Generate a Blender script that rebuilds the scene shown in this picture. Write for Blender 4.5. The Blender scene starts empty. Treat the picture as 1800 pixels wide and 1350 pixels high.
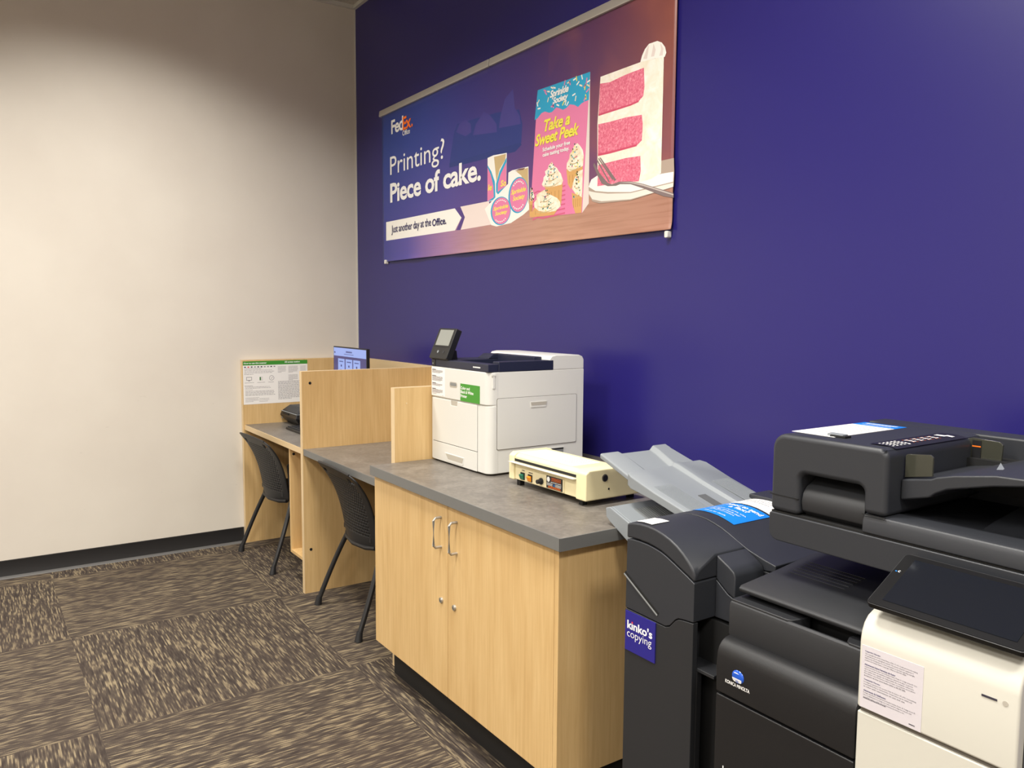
import bpy, bmesh, math, random
from mathutils import Vector, Matrix
C = bpy.context.scene.collection
random.seed(7)
LP, SPR, EXPO = 95.0, 132, -0.25

# ------------------------------------------------------------------ materials
def lin(c):
    c = c/255.0
    return c/12.92 if c <= 0.04045 else ((c+0.055)/1.055)**2.4
def rgb(r, g, b): return (lin(r), lin(g), lin(b), 1.0)

def mat(name, col, rough=0.5, metal=0.0, spec=0.5, bump=None, coat=0.0, emit=None, alpha=None, trans=0.0):
    m = bpy.data.materials.new(name); m.use_nodes = True
    nt = m.node_tree; b = nt.nodes['Principled BSDF']
    b.inputs['Base Color'].default_value = rgb(*col)
    b.inputs['Roughness'].default_value = rough
    b.inputs['Metallic'].default_value = metal
    b.inputs['Specular IOR Level'].default_value = spec
    b.inputs['Coat Weight'].default_value = coat
    b.inputs['Coat Roughness'].default_value = 0.15
    b.inputs['Transmission Weight'].default_value = trans
    if emit:
        b.inputs['Emission Color'].default_value = rgb(*emit[0]); b.inputs['Emission Strength'].default_value = emit[1]
    if alpha is not None: b.inputs['Alpha'].default_value = alpha
    if bump:
        n = nt.nodes.new('ShaderNodeTexNoise'); n.inputs['Scale'].default_value = bump[0]; n.inputs['Detail'].default_value = 3
        g = nt.nodes.new('ShaderNodeNewGeometry'); nt.links.new(g.outputs['Position'], n.inputs['Vector'])
        bp = nt.nodes.new('ShaderNodeBump'); bp.inputs['Strength'].default_value = bump[1]; bp.inputs['Distance'].default_value = 0.002
        nt.links.new(n.outputs['Fac'], bp.inputs['Height']); nt.links.new(bp.outputs['Normal'], b.inputs['Normal'])
    return m

class NT:
    """small node-graph helper"""
    def __init__(s, m): s.nt = m.node_tree; s.b = s.nt.nodes['Principled BSDF']
    def new(s, t, **k):
        n = s.nt.nodes.new(t)
        for a, v in k.items(): setattr(n, a, v)
        return n
    def link(s, a, b): s.nt.links.new(a, b)
    def put(s, sock, v):
        if isinstance(v, (int, float)): sock.default_value = v
        else: s.link(v, sock)
    def math(s, op, a, b=0.0, c=None):
        n = s.new('ShaderNodeMath', operation=op); s.put(n.inputs[0], a); s.put(n.inputs[1], b)
        if c is not None: s.put(n.inputs[2], c)
        return n.outputs[0]
    def pos(s):
        g = s.new('ShaderNodeNewGeometry'); x = s.new('ShaderNodeSeparateXYZ'); s.link(g.outputs['Position'], x.inputs[0])
        return x.outputs[0], x.outputs[1], x.outputs[2]
    def vec(s, x, y, z):
        n = s.new('ShaderNodeCombineXYZ')
        for i, v in enumerate((x, y, z)): s.put(n.inputs[i], v)
        return n.outputs[0]
    def noise(s, v, scale=1.0, detail=2.0, dist=0.0, rough=0.5):
        n = s.new('ShaderNodeTexNoise'); s.link(v, n.inputs['Vector'])
        n.inputs['Scale'].default_value = scale; n.inputs['Detail'].default_value = detail; n.inputs['Distortion'].default_value = dist
        n.inputs['Roughness'].default_value = rough
        return n.outputs['Fac']
    def ramp(s, f, stops, interp='LINEAR'):
        n = s.new('ShaderNodeValToRGB'); s.link(f, n.inputs[0]); e = n.color_ramp.elements; n.color_ramp.interpolation = interp
        while len(e) < len(stops): e.new(0.5)
        for i, (p, c) in enumerate(stops): e[i].position = p; e[i].color = rgb(*c)
        return n.outputs[0]
    def mix(s, f, a, b, mode='MIX'):
        n = s.new('ShaderNodeMix', data_type='RGBA', blend_type=mode); s.put(n.inputs[0], f)
        for sock, v in ((n.inputs[6], a), (n.inputs[7], b)):
            if isinstance(v, tuple): sock.default_value = rgb(*v)
            else: s.link(v, sock)
        return n.outputs[2]
    def bump(s, h, strength, dist=0.002):
        n = s.new('ShaderNodeBump'); s.link(h, n.inputs['Height']); n.inputs['Strength'].default_value = strength; n.inputs['Distance'].default_value = dist
        s.link(n.outputs[0], s.b.inputs['Normal'])
    def color(s, c): s.link(c, s.b.inputs['Base Color'])

M = {}
# maple laminate with vertical grain
def wood(name, c0, c1, c2, rough=0.42):
    m = mat(name, c1, rough, spec=0.4); n = NT(m); x, y, z = n.pos()
    xs = n.math('ADD', n.math('MULTIPLY', x, 1.0), n.math('MULTIPLY', y, 1.0))
    v = n.vec(n.math('MULTIPLY', xs, 95.0), n.math('MULTIPLY', n.math('SUBTRACT', x, y), 20.0), n.math('MULTIPLY', z, 4.0))
    f = n.noise(v, 1.0, 4, 0.4, 0.6)
    v2 = n.vec(n.math('MULTIPLY', xs, 9.0), y, n.math('MULTIPLY', z, 1.1))
    f2 = n.noise(v2, 1.0, 2, 1.5)
    f3 = n.math('ADD', n.math('MULTIPLY', f, 0.6), n.math('MULTIPLY', f2, 0.4))
    n.color(n.ramp(f3, [(0.3, c0), (0.5, c1), (0.7, c2)]))
    return m
M['maple'] = wood('maple_laminate', (194, 158, 105), (206, 172, 119), (216, 184, 132))
M['maple_edge'] = mat('maple_edge_band', (216, 190, 148), 0.4)

m = mat('grey_countertop_laminate', (118, 112, 105), 0.38, spec=0.5); n = NT(m); x, y, z = n.pos(); v = n.vec(x, y, z)
f = n.math('ADD', n.math('MULTIPLY', n.noise(v, 55, 4, 0.6), 0.55), n.math('MULTIPLY', n.noise(v, 9, 3, 0.5), 0.45))
n.color(n.ramp(f, [(0.3, (92, 87, 82)), (0.5, (112, 106, 99)), (0.7, (131, 125, 117))])); M['counter'] = m
M['counter_edge'] = mat('grey_counter_edge_band', (108, 108, 106), 0.4)

# carpet tiles, quarter turned
m = mat('carpet_tiles', (105, 92, 78), 0.95, spec=0.1); n = NT(m); x, y, z = n.pos()
tx = n.math('FLOOR', n.math('DIVIDE', n.math('SUBTRACT', x, 0.165), 0.982)); ty = n.math('FLOOR', n.math('DIVIDE', n.math('ADD', y, 0.957), 0.964))
par = n.math('FLOORED_MODULO', n.math('ADD', tx, ty), 2.0)
rnd = n.math('MULTIPLY', n.math('ADD', n.math('MULTIPLY', tx, 7.3), n.math('MULTIPLY', ty, 3.7)), 1.0)
def streak(a, b):
    row = n.math('FLOOR', n.math('DIVIDE', b, 0.0054)); fr = n.math('FRACT', n.math('DIVIDE', b, 0.0054))
    v = n.vec(n.math('MULTIPLY', a, 14.0), n.math('MULTIPLY', row, 7.317), rnd)
    base = n.noise(v, 1.0, 1.0); patch = n.noise(n.vec(n.math('MULTIPLY', a, 5.0), n.math('MULTIPLY', b, 9.0), rnd), 1.0, 2.0)
    edge = n.math('MULTIPLY', n.math('ABSOLUTE', n.math('SUBTRACT', fr, 0.5)), -0.12)  # shading between the tuft rows, put into the colour
    return n.math('ADD', n.math('ADD', n.math('MULTIPLY', base, 1.0), n.math('MULTIPLY', patch, 0.12)), n.math('SUBTRACT', edge, 0.035))
sx = streak(x, y); sy = streak(y, x)
mx = n.new('ShaderNodeMix', data_type='FLOAT'); n.link(par, mx.inputs[0]); n.link(sx, mx.inputs[2]); n.link(sy, mx.inputs[3]); st = mx.outputs[0]
fine = n.noise(n.vec(x, y, z), 420, 2); big = n.noise(n.vec(x, y, 0.0), 2.2, 3)
f = n.math('ADD', st, n.math('MULTIPLY', n.math('SUBTRACT', fine, 0.5), 0.28))
col = n.ramp(f, [(0.32, (54, 47, 44)), (0.48, (72, 64, 57)), (0.55, (86, 76, 66)), (0.62, (122, 109, 88)), (0.76, (140, 126, 102))])
col = n.mix(n.math('MULTIPLY', n.math('SUBTRACT', 0.62, big), 0.9), col, (70, 60, 54))
n.color(col); n.bump(f, 0.6, 0.003); M['carpet'] = m

m = mat('white_wall_paint', (222, 213, 199), 0.6, spec=0.3); n = NT(m); x, y, z = n.pos()
f = n.noise(n.vec(x, y, z), 2.0, 4); f2 = n.noise(n.vec(x, n.math('MULTIPLY', y, 6.0), n.math('MULTIPLY', z, 22.0)), 1.6, 3)
sc = n.math('MULTIPLY', n.math('GREATER_THAN', f2, 0.735), n.math('LESS_THAN', z, 1.1))
col = n.ramp(f, [(0.3, (212, 204, 192)), (0.7, (218, 211, 199))])
n.color(n.mix(n.math('MULTIPLY', sc, 0.12), col, (120, 112, 104))); n.bump(n.noise(n.vec(x, y, z), 120, 3), 0.06); M['white_wall'] = m
m = mat('purple_wall_paint', (38, 32, 108), 0.32, spec=0.5); n = NT(m); x, y, z = n.pos()
n.bump(n.noise(n.vec(x, y, z), 90, 3), 0.05); M['purple'] = m
m = mat('ceiling_tile', (205, 200, 190), 0.9, spec=0.1); n = NT(m); x, y, z = n.pos()
gx = n.math('LESS_THAN', n.math('ABSOLUTE', n.math('SUBTRACT', n.math('FRACT', n.math('DIVIDE', x, 0.61)), 0.5)), 0.48)
gy = n.math('LESS_THAN', n.math('ABSOLUTE', n.math('SUBTRACT', n.math('FRACT', n.math('DIVIDE', n.math('ADD', y, 0.0), 0.61)), 0.5)), 0.48)
t = n.math('MULTIPLY', gx, gy); sp = n.noise(n.vec(x, y, z), 180, 4)
n.color(n.mix(t, (225, 222, 214), n.ramp(sp, [(0.35, (165, 160, 150)), (0.55, (205, 200, 190))]))); n.bump(sp, 0.3); M['ceiling'] = m
M['other_wall'] = mat('far_wall_paint', (214, 206, 194), 0.7)
M['trim_metal'] = mat('ceiling_angle', (205, 203, 196), 0.5)
M['black_rubber'] = mat('black_cove_base', (26, 25, 26), 0.45, bump=(60, 0.1))
M['kick'] = mat('black_toe_kick', (22, 21, 21), 0.6)
M['grey_rubber'] = mat('grey_carpet_reducer', (92, 90, 88), 0.6)

M['char'] = mat('charcoal_plastic', (43, 45, 50), 0.45, bump=(900, 0.12))
M['char2'] = mat('dark_charcoal_plastic', (36, 37, 40), 0.48, bump=(900, 0.12))
M['black'] = mat('black_plastic', (23, 23, 25), 0.42, bump=(900, 0.1))
M['void'] = mat('black_matte_plastic', (9, 9, 10), 0.7)
M['bezel'] = mat('glossy_black_bezel', (12, 12, 14), 0.3, spec=0.35)
M['rim'] = mat('dark_metal_rim', (90, 90, 92), 0.3, metal=0.6)
M['ltgrey'] = mat('light_grey_plastic', (132, 137, 141), 0.45)
M['slot_grey'] = mat('dark_grey_slot', (88, 90, 90), 0.5)
M['midgrey'] = mat('grey_plastic', (128, 130, 130), 0.5)
M['white_pl'] = mat('white_plastic', (214, 213, 207), 0.38)
M['white_pl2'] = mat('warm_white_plastic', (203, 200, 189), 0.4)
M['recess'] = mat('grey_recess', (178, 172, 160), 0.5)
M['seam'] = mat('seam_shadow_gap', (96, 90, 82), 0.7)
M['navy'] = mat('navy_plastic', (32, 36, 56), 0.42)
M['cream'] = mat('aged_cream_enamel', (231, 219, 176), 0.42, bump=(35, 0.1))
M['cream_d'] = mat('cream_control_plate', (222, 210, 170), 0.4)
M['steel'] = mat('brushed_steel', (176, 172, 164), 0.45, metal=0.75)
M['alu'] = mat('satin_aluminium', (196, 192, 186), 0.4, metal=0.55)
M['paper'] = mat('white_paper', (236, 233, 228), 0.6)
M['paper_l'] = mat('laminated_paper', (208, 202, 207), 0.35)
M['ink'] = mat('dark_ink', (52, 48, 60), 0.6)
M['ink_l'] = mat('grey_ink', (140, 136, 140), 0.6)
M['ink_n'] = mat('navy_ink', (38, 32, 92), 0.6)
M['green'] = mat('green_print', (62, 142, 44), 0.4)
M['green_d'] = mat('dark_green_print', (46, 110, 40), 0.4)
M['blue'] = mat('bright_blue_print', (22, 128, 232), 0.35)
M['sign_purple'] = mat('purple_sign_print', (38, 33, 124), 0.4)
M['white_ink'] = mat('white_print', (244, 243, 240), 0.45)
M['red_ink'] = mat('red_print', (214, 40, 60), 0.5)
M['orange_ink'] = mat('orange_print', (255, 120, 28), 0.45)
M['green_sw'] = mat('green_switch', (28, 112, 86), 0.3)
M['amber_sw'] = mat('amber_switch', (236, 148, 36), 0.3)
M['smoke'] = mat('smoky_clear_plastic', (92, 92, 80), 0.12, trans=0.6)
M['screen_off'] = mat('dark_glass_screen', (20, 23, 30), 0.12, spec=0.6)
M['screen_grey'] = mat('grey_lcd', (136, 138, 132), 0.3)
M['led_bg'] = mat('lit_screen_purple', (20, 18, 40), 0.3, emit=((74, 66, 124), 1.0))
M['led_lt'] = mat('lit_screen_light_blue', (20, 20, 40), 0.3, emit=((164, 186, 252), 1.0))
M['led_tx'] = mat('lit_screen_text', (20, 20, 40), 0.3, emit=((66, 70, 130), 1.0))
M['led_rd'] = mat('lit_screen_red', (40, 10, 10), 0.3, emit=((196, 60, 50), 1.0))
M['blue_glass'] = mat('blue_emblem', (30, 84, 190), 0.15, coat=0.5)
M['putty'] = mat('white_adhesive_tab', (226, 222, 214), 0.5)
# printed colours of the poster
for k, c in dict(b_pink=(228, 128, 170), b_blue=(44, 164, 206), b_yellow=(240, 228, 84), b_cream=(242, 234, 214), b_tan=(218, 168, 104), b_tan2=(190, 138, 82),
                 b_cake=(226, 108, 134), b_cake2=(206, 78, 108), b_white=(246, 243, 236), b_plate=(232, 226, 216), b_plate2=(176, 158, 144), b_fork=(128, 112, 112), b_fork2=(196, 184, 178),
                 b_violet=(84, 62, 132), b_navy=(40, 56, 122), b_navy2=(44, 58, 128), b_mauve=(70, 64, 138), b_side=(228, 214, 208), b_kraft=(202, 176, 128), b_pink2=(212, 96, 132), b_dkgreen=(40, 110, 90), b_brown=(120, 78, 70), b_ribbon=(236, 220, 214)).items():
    M[k] = mat('print_'+k[2:], c, 0.4, spec=0.4)
def speckle(name, c0, c1, c2, scale):
    m = mat(name, c1, 0.45); n = NT(m); x, y, z = n.pos()
    n.color(n.ramp(n.noise(n.vec(x, 0.0, z), scale, 4, 0.6, 0.7), [(0.34, c0), (0.52, c1), (0.68, c2)])); return m
M['b_cake'] = speckle('print_pink_sponge', (206, 82, 112), (228, 116, 142), (244, 164, 178), 90)
M['b_frost'] = speckle('print_frosting', (236, 226, 202), (243, 236, 220), (250, 246, 238), 14)
M['b_cream'] = speckle('print_whipped_cream', (226, 204, 162), (246, 236, 214), (254, 250, 240), 22)
# poster background: blue to purple to warm brown, wooden table along the bottom
m = mat('print_background', (70, 56, 128), 0.33, spec=0.45); n = NT(m); x, y, z = n.pos()
u = n.math('DIVIDE', n.math('SUBTRACT', x, 0.43), 2.57)
bgc = n.ramp(u, [(0.0, (40, 66, 146)), (0.22, (50, 66, 146)), (0.42, (60, 56, 132)), (0.62, (72, 54, 120)), (0.82, (98, 58, 94)), (1.0, (132, 76, 68))])
lowc = n.ramp(u, [(0.0, (58, 60, 142)), (0.3, (84, 68, 146)), (0.6, (98, 68, 132)), (1.0, (140, 84, 92))])
vz = n.math('DIVIDE', n.math('SUBTRACT', z, 1.95), 0.55)
bg = n.mix(n.math('MINIMUM', n.math('MAXIMUM', vz, 0.0), 1.0), lowc, bgc)
bl = n.noise(n.vec(x, 0.0, n.math('MULTIPLY', z, 1.4)), 2.6, 2, 0.4)
bg = n.mix(n.math('MULTIPLY', n.math('GREATER_THAN', x, 2.2), n.math('MULTIPLY', n.math('MAXIMUM', n.math('SUBTRACT', bl, 0.45), 0.0), 1.6)), bg, (176, 104, 84))
gr = n.noise(n.vec(n.math('MULTIPLY', x, 3.0), 0.0, n.math('MULTIPLY', z, 70.0)), 1.0, 4, 0.3)
tb = n.ramp(u, [(0.0, (58, 62, 142)), (0.14, (82, 74, 156)), (0.32, (160, 120, 162)), (0.48, (184, 140, 134)), (0.7, (190, 146, 124)), (1.0, (172, 126, 108))])
tb = n.mix(n.math('MULTIPLY', n.math('MAXIMUM', n.math('SUBTRACT', 0.55, gr), 0.0), n.math('MULTIPLY', u, 1.8)), tb, (136, 86, 62))
tl = n.math('SUBTRACT', n.math('ADD', 2.012, n.math('MULTIPLY', n.math('SUBTRACT', x, 1.0), 0.03)), z)
n.color(n.mix(n.math('MINIMUM', n.math('MAXIMUM', n.math('MULTIPLY', tl, 60.0), 0.0), 1.0), bg, tb)); M['b_bg'] = m

# ------------------------------------------------------------------ mesh helpers
class MB:
    def __init__(s): s.v = []; s.f = []; s.k = []; s.mats = []
    def mi(s, mt):
        if mt not in s.mats: s.mats.append(mt)
        return s.mats.index(mt)
    def add(s, vs, fs, mt):
        o = len(s.v); s.v += [tuple(p) for p in vs]; i = s.mi(mt)
        for f in fs: s.f.append([o+q for q in f]); s.k.append(i)
        return s
    def box(s, x0, x1, y0, y1, z0, z1, mt):
        vs = [(x, y, z) for x in (x0, x1) for y in (y0, y1) for z in (z0, z1)]
        return s.add(vs, [(0, 1, 3, 2), (4, 6, 7, 5), (0, 4, 5, 1), (2, 3, 7, 6), (0, 2, 6, 4), (1, 5, 7, 3)], mt)
    def prism(s, pts, ax, a, b, mt):
        n = len(pts)
        def P(p, t): return {'x': (t, p[0], p[1]), 'y': (p[0], t, p[1]), 'z': (p[0], p[1], t)}[ax]
        vs = [P(p, a) for p in pts]+[P(p, b) for p in pts]
        fs = [tuple(range(n)), tuple(range(2*n-1, n-1, -1))]+[(i, (i+1) % n, n+(i+1) % n, n+i) for i in range(n)]
        return s.add(vs, fs, mt)
    def hexa(s, bot, top, mt):
        return s.add(list(bot)+list(top), [(3, 2, 1, 0), (4, 5, 6, 7)]+[(i, (i+1) % 4, 4+(i+1) % 4, 4+i) for i in range(4)], mt)
    def poly(s, pts, mt): return s.add(pts, [tuple(range(len(pts)))], mt)
    def tube(s, path, r, mt, n=10, caps=True):
        P = [Vector(p) for p in path]; rs = r if isinstance(r, (list, tuple)) else [r]*len(P)
        vs = []; up = Vector((0, 0, 1))
        for i, p in enumerate(P):
            t = (P[min(i+1, len(P)-1)]-P[max(i-1, 0)]).normalized()
            a = t.cross(up)
            if a.length < 1e-3: a = t.cross(Vector((0, 1, 0)))
            a.normalize(); b = t.cross(a)
            for k in range(n):
                w = 2*math.pi*k/n; vs.append(p+rs[i]*(math.cos(w)*a+math.sin(w)*b))
        fs = [(i*n+k, i*n+(k+1) % n, (i+1)*n+(k+1) % n, (i+1)*n+k) for i in range(len(P)-1) for k in range(n)]
        if caps: fs += [tuple(range(n-1, -1, -1)), tuple((len(P)-1)*n+k for k in range(n))]
        return s.add(vs, fs, mt)
    def cyl(s, p0, p1, r0, mt, r1=None, n=20): return s.tube([p0, p1], [r0, r0 if r1 is None else r1], mt, n)
    def build(s, name, parent=None, bevel=0.0, seg=2, recalc=True, angle=35):
        me = bpy.data.meshes.new(name); me.from_pydata(s.v, [], s.f)
        for mt in s.mats: me.materials.append(M[mt])
        me.polygons.foreach_set('material_index', s.k); me.update()
        if recalc:
            bm = bmesh.new(); bm.from_mesh(me); bmesh.ops.recalc_face_normals(bm, faces=bm.faces); bm.to_mesh(me); bm.free()
        me.polygons.foreach_set('use_smooth', [True]*len(me.polygons)); me.set_sharp_from_angle(angle=math.radians(angle))
        o = bpy.data.objects.new(name, me); C.objects.link(o)
        if bevel:
            b = o.modifiers.new('bevel', 'BEVEL'); b.width = bevel; b.segments = seg; b.limit_method = 'ANGLE'; b.angle_limit = math.radians(40); b.harden_normals = True; b.use_clamp_overlap = True
        if parent is not None:
            o.parent = parent; r = parent
            while r.parent is not None: r = r.parent
            if parent.parent is None and parent.type == 'EMPTY' and not parent.get('_local'): o.matrix_parent_inverse = Matrix.Translation(-parent.location)
        return o
def box(name, b, mt, parent=None, bevel=0.002, seg=2): return MB().box(*b, mt).build(name, parent, bevel, seg)
def thing(name, label, cat, loc, group=None):
    o = bpy.data.objects.new(name, None); C.objects.link(o); o.location = loc; o.empty_display_size = 0.1
    o['label'] = label; o['category'] = cat
    if group: o['group'] = group
    return o
def tag(o, label, cat, group=None):
    o['label'] = label; o['category'] = cat
    if group: o['group'] = group
    return o
def struct(o): o['kind'] = 'structure'; return o
def rrect(x0, x1, z0, z1, r, n=5):
    pts = []
    for cx, cz, a in ((x1-r, z1-r, 0), (x0+r, z1-r, 90), (x0+r, z0+r, 180), (x1-r, z0+r, 270)):
        for i in range(n+1):
            w = math.radians(a+90*i/n); pts.append((cx+r*math.cos(w), cz+r*math.sin(w)))
    return pts
_tc = {}
def glyphs(s, bold=0.0, shear=0.0, space=1.0):
    k = (s, bold, shear, space)
    if k in _tc: return _tc[k]
    cu = bpy.data.curves.new('lettering', 'FONT'); cu.body = s; cu.size = 1; cu.offset = bold; cu.shear = shear; cu.space_character = space; cu.resolution_u = 3
    o = bpy.data.objects.new('lettering', cu); C.objects.link(o); dg = bpy.context.evaluated_depsgraph_get(); dg.update()
    me = bpy.data.meshes.new_from_object(o.evaluated_get(dg))
    vs = [(v.co.x, v.co.y) for v in me.vertices]; fs = [tuple(p.vertices) for p in me.polygons]
    bpy.data.objects.remove(o); bpy.data.curves.remove(cu); bpy.data.meshes.remove(me)
    _tc[k] = (vs, fs); return _tc[k]
def lay(mb, s, fn, u0, u1, v0, v1, mt, bold=0.0, shear=0.0, rise=0.0, space=1.0):
    """fit the text's bounding box into [u0,u1]x[v0,v1] of the surface fn(u,v)"""
    vs, fs = glyphs(s, bold, shear, space)
    if not vs: return
    xs = [p[0] for p in vs]; ys = [p[1] for p in vs]; ax, bx, ay, by = min(xs), max(xs), min(ys), max(ys)
    out = []
    for p in vs:
        t = (p[0]-ax)/(bx-ax); out.append(fn(u0+t*(u1-u0), v0+(p[1]-ay)/(by-ay)*(v1-v0)+rise*t))
    mb.add(out, fs, mt)
def fp(mb, fn, pts, mt): mb.poly([fn(*p) for p in pts], mt)
def rect(mb, fn, u0, u1, v0, v1, mt): fp(mb, fn, [(u0, v0), (u1, v0), (u1, v1), (u0, v1)], mt)
def ell(mb, fn, cu, cv, ru, rv, mt, n=28, rot=0.0, a0=0, a1=360):
    c, s_ = math.cos(rot), math.sin(rot); pts = []
    for i in range(n):
        w = math.radians(a0+(a1-a0)*i/(n if a1-a0 == 360 else n-1)); a, b = ru*math.cos(w), rv*math.sin(w); pts.append((cu+a*c-b*s_, cv+a*s_+b*c))
    fp(mb, fn, pts, mt)
def bars(mb, fn, u0, u1, vt, n, pitch, th, mt, rng, last=0.6):
    """n lines of small words running down from vt (sign of pitch follows fn)"""
    for i in range(n):
        u = u0; end = u1 if i < n-1 else u0+(u1-u0)*last
        end -= (u1-u0)*rng.uniform(0, 0.08); v = vt-i*pitch
        while u < end:
            w = (u1-u0)*rng.uniform(0.03, 0.11); w = min(w, end-u)
            rect(mb, fn, u, u+w, v-th, v, mt); u += w+(u1-u0)*0.014
def plane_y(y): return lambda u, v: (u, y, v)            # faces -Y: u = x, v = z
def plane_x(x): return lambda u, v: (x, u, v)            # faces +X: u = y, v = z
def plane_z(z): return lambda u, v: (u, v, z)            # faces up: u = x, v = y

# ------------------------------------------------------------------ the room
RX, RY, H = 8.4, -6.2, 3.545
struct(MB().box(-0.1, RX, RY, 0.1, -0.1, 0.0, 'carpet').build('floor'))
struct(MB().box(-0.1, RX, RY, 0.1, H, H+0.1, 'ceiling').build('ceiling'))
struct(MB().box(-0.1, 0.0, RY, 0.1, 0.0, H, 'white_wall').build('wall_left'))
struct(MB().box(0.0, RX, 0.0, 0.1, 0.0, H, 'purple').build('wall_right'))
struct(MB().box(RX, RX+0.1, RY, 0.1, 0.0, H, 'other_wall').build('wall_back'))
struct(MB().box(-0.1, RX+0.1, RY-0.1, RY, 0.0, H, 'other_wall').build('wall_front'))
struct(MB().prism([(0.0, 0.0), (0.012, 0.0), (0.006, 0.012), (0.006, 0.098), (0.0, 0.1)], 'y', RY, -0.815, 'black_rubber').build('baseboard_left'))
struct(MB().prism([(0.0, 0.0), (-0.012, 0.0), (-0.006, 0.012), (-0.006, 0.098), (0.0, 0.1)], 'x', 3.51, RX, 'black_rubber').build('baseboard_right'))
struct(MB().prism([(0.0, 0.0), (0.03, 0.0), (0.026, 0.006), (0.0, 0.012)], 'y', RY, -0.815, 'grey_rubber').build('trim_1'))
struct(MB().box(0.0, 0.022, RY, 0.0, H-0.024, H, 'trim_metal').build('trim_2'))
struct(MB().box(0.022, RX, -0.022, 0.0, H-0.024, H, 'trim_metal').build('trim_3'))
struct(MB().box(0.0, 0.006, -0.006, 0.0, 0.0, H-0.024, 'trim_metal').build('trim_4'))

# ------------------------------------------------------------------ poster on the purple wall
def wave(u, v):
    d = max(0.0, 1.868-v)/0.05
    return -0.009*d*d*(0.55+0.45*math.sin(u*9.0)+0.25*math.sin(u*23.0))
_lay = [0]
def bn(layer):
    if layer: _lay[0] += 1
    d = 0.00002*_lay[0] if layer else 0.0
    return lambda u, v: (u, -0.012-d+wave(u, v), v)
poster = thing('poster', 'wide printed poster of a pink layer cake hanging on the purple wall', 'poster', (1.72, 0.0, 1.82))
mb = MB(); nu, nv = 96, 26; x0, x1, zt, zb = 0.432, 3.0, 2.752, 1.822
for j in range(nv+1):
    v = zb+(zt-zb)*(j/nv)**1.6
    for i in range(nu+1):
        u = x0+(x1-x0)*i/nu; mb.v.append(bn(0)(u, v))
mb.mi('b_bg')
for j in range(nv):
    for i in range(nu):
        a = j*(nu+1)+i; mb.f.append([a, a+1, a+nu+2, a+nu+1]); mb.k.append(0)
sheet = mb.build('printed_sheet', poster, recalc=False)
sm = sheet.modifiers.new('thickness', 'SOLIDIFY'); sm.thickness = 0.0006; sm.offset = -1
MB().prism([(-0.001, 2.735), (-0.022, 2.737), (-0.024, 2.745), (-0.020, 2.774), (-0.001, 2.776)], 'x', 0.412, 1.706, 'alu').build('hanging_rail', poster, 0.0015)
MB().prism([(-0.001, 2.735), (-0.022, 2.737), (-0.024, 2.745), (-0.020, 2.774), (-0.001, 2.776)], 'x', 1.713, 3.012, 'alu').build('hanging_rail', poster, 0.0015)
for px, pz in [(0.4848, 1.8218), (2.9795, 1.8055)]:
    MB().prism(rrect(px-0.009, px+0.009, pz-0.014, pz+0.012, 0.005), 'y', -0.024, -0.001, 'putty').build('adhesive_tab', poster, 0.003)
# pictures
pic = MB()
# faint cakes on a tray in the blue background
fp(pic, bn(1), [(1.2958, 2.2987), (1.3027, 2.3423), (1.3479, 2.4784), (1.3812, 2.5161), (1.7696, 2.499), (1.9696, 2.474), (1.9965, 2.4013), (1.989, 2.3157), (1.9367, 2.2951)], 'b_navy2')
fp(pic, bn(1), [(1.2958, 2.2965), (1.2958, 2.3211), (1.9803, 2.3171), (1.9926, 2.3054), (1.9369, 2.2804)], 'b_navy')
for pts in ([(1.3701, 2.4745), (1.4031, 2.512), (1.468, 2.5213), (1.5209, 2.49), (1.5273, 2.4464), (1.4682, 2.4355)], [(1.5441, 2.4276), (1.5727, 2.4803), (1.6531, 2.5272), (1.7122, 2.4951), (1.7701, 2.4435), (1.7742, 2.4024)], [(1.7929, 2.4191), (1.8074, 2.4766), (1.8436, 2.5487), (1.9154, 2.5823), (1.9307, 2.4915), (1.9734, 2.4442), (1.9844, 2.4035)]):
    fp(pic, bn(1), pts, 'b_mauve')
# ribbon
fp(pic, bn(1), [(0.486, 2.072), (1.3549, 2.0696), (1.426, 2.0128), (1.3572, 1.95), (0.484, 1.9551)], 'b_white')
fp(pic, bn(1), [(1.4149, 2.0723), (1.6998, 2.0707), (1.7453, 1.9975), (1.7457, 1.9499), (1.4196, 1.9483), (1.463, 2.0116)], 'b_ribbon')
fp(pic, bn(1), [(1.3661, 2.0718), (1.4105, 2.0716), (1.463, 2.0116), (1.4129, 1.9477), (1.3707, 1.95), (1.4304, 2.0124)], 'b_violet')
# upright label roll
fp(pic, bn(1), [(1.6884, 2.2889), (1.7428, 2.2939), (1.8647, 2.2868), (1.8629, 2.1221), (1.7639, 2.0678), (1.688, 2.0678)], 'b_white')
fp(pic, bn(1), [(1.7486, 2.2848), (1.8575, 2.283), (1.8504, 2.2541), (1.8005, 2.2161), (1.7727, 2.1589)], 'b_kraft')
fp(pic, bn(1), [(1.6886, 2.2527), (1.7241, 2.2167), (1.7574, 2.1609), (1.7638, 2.078), (1.7505, 2.0713), (1.688, 2.0699)], 'b_blue')
fp(pic, bn(1), [(1.6887, 2.2402), (1.7184, 2.202), (1.7441, 2.142), (1.7484, 2.0849), (1.688, 2.0699)], 'b_pink')
fp(pic, bn(1), [(1.7693, 2.1082), (1.7689, 2.1491), (1.8006, 2.206), (1.8631, 2.2652), (1.8628, 2.1272), (1.7923, 2.0901)], 'b_blue')
fp(pic, bn(1), [(1.7846, 2.1064), (1.7861, 2.147), (1.8102, 2.1895), (1.8616, 2.2425), (1.8628, 2.1292)], 'b_pink')
lay(pic, 'So', bn(1), *[1.8108, 1.8606, 2.1286, 2.1595], 'b_yellow', 0.03, 0.2)
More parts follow.
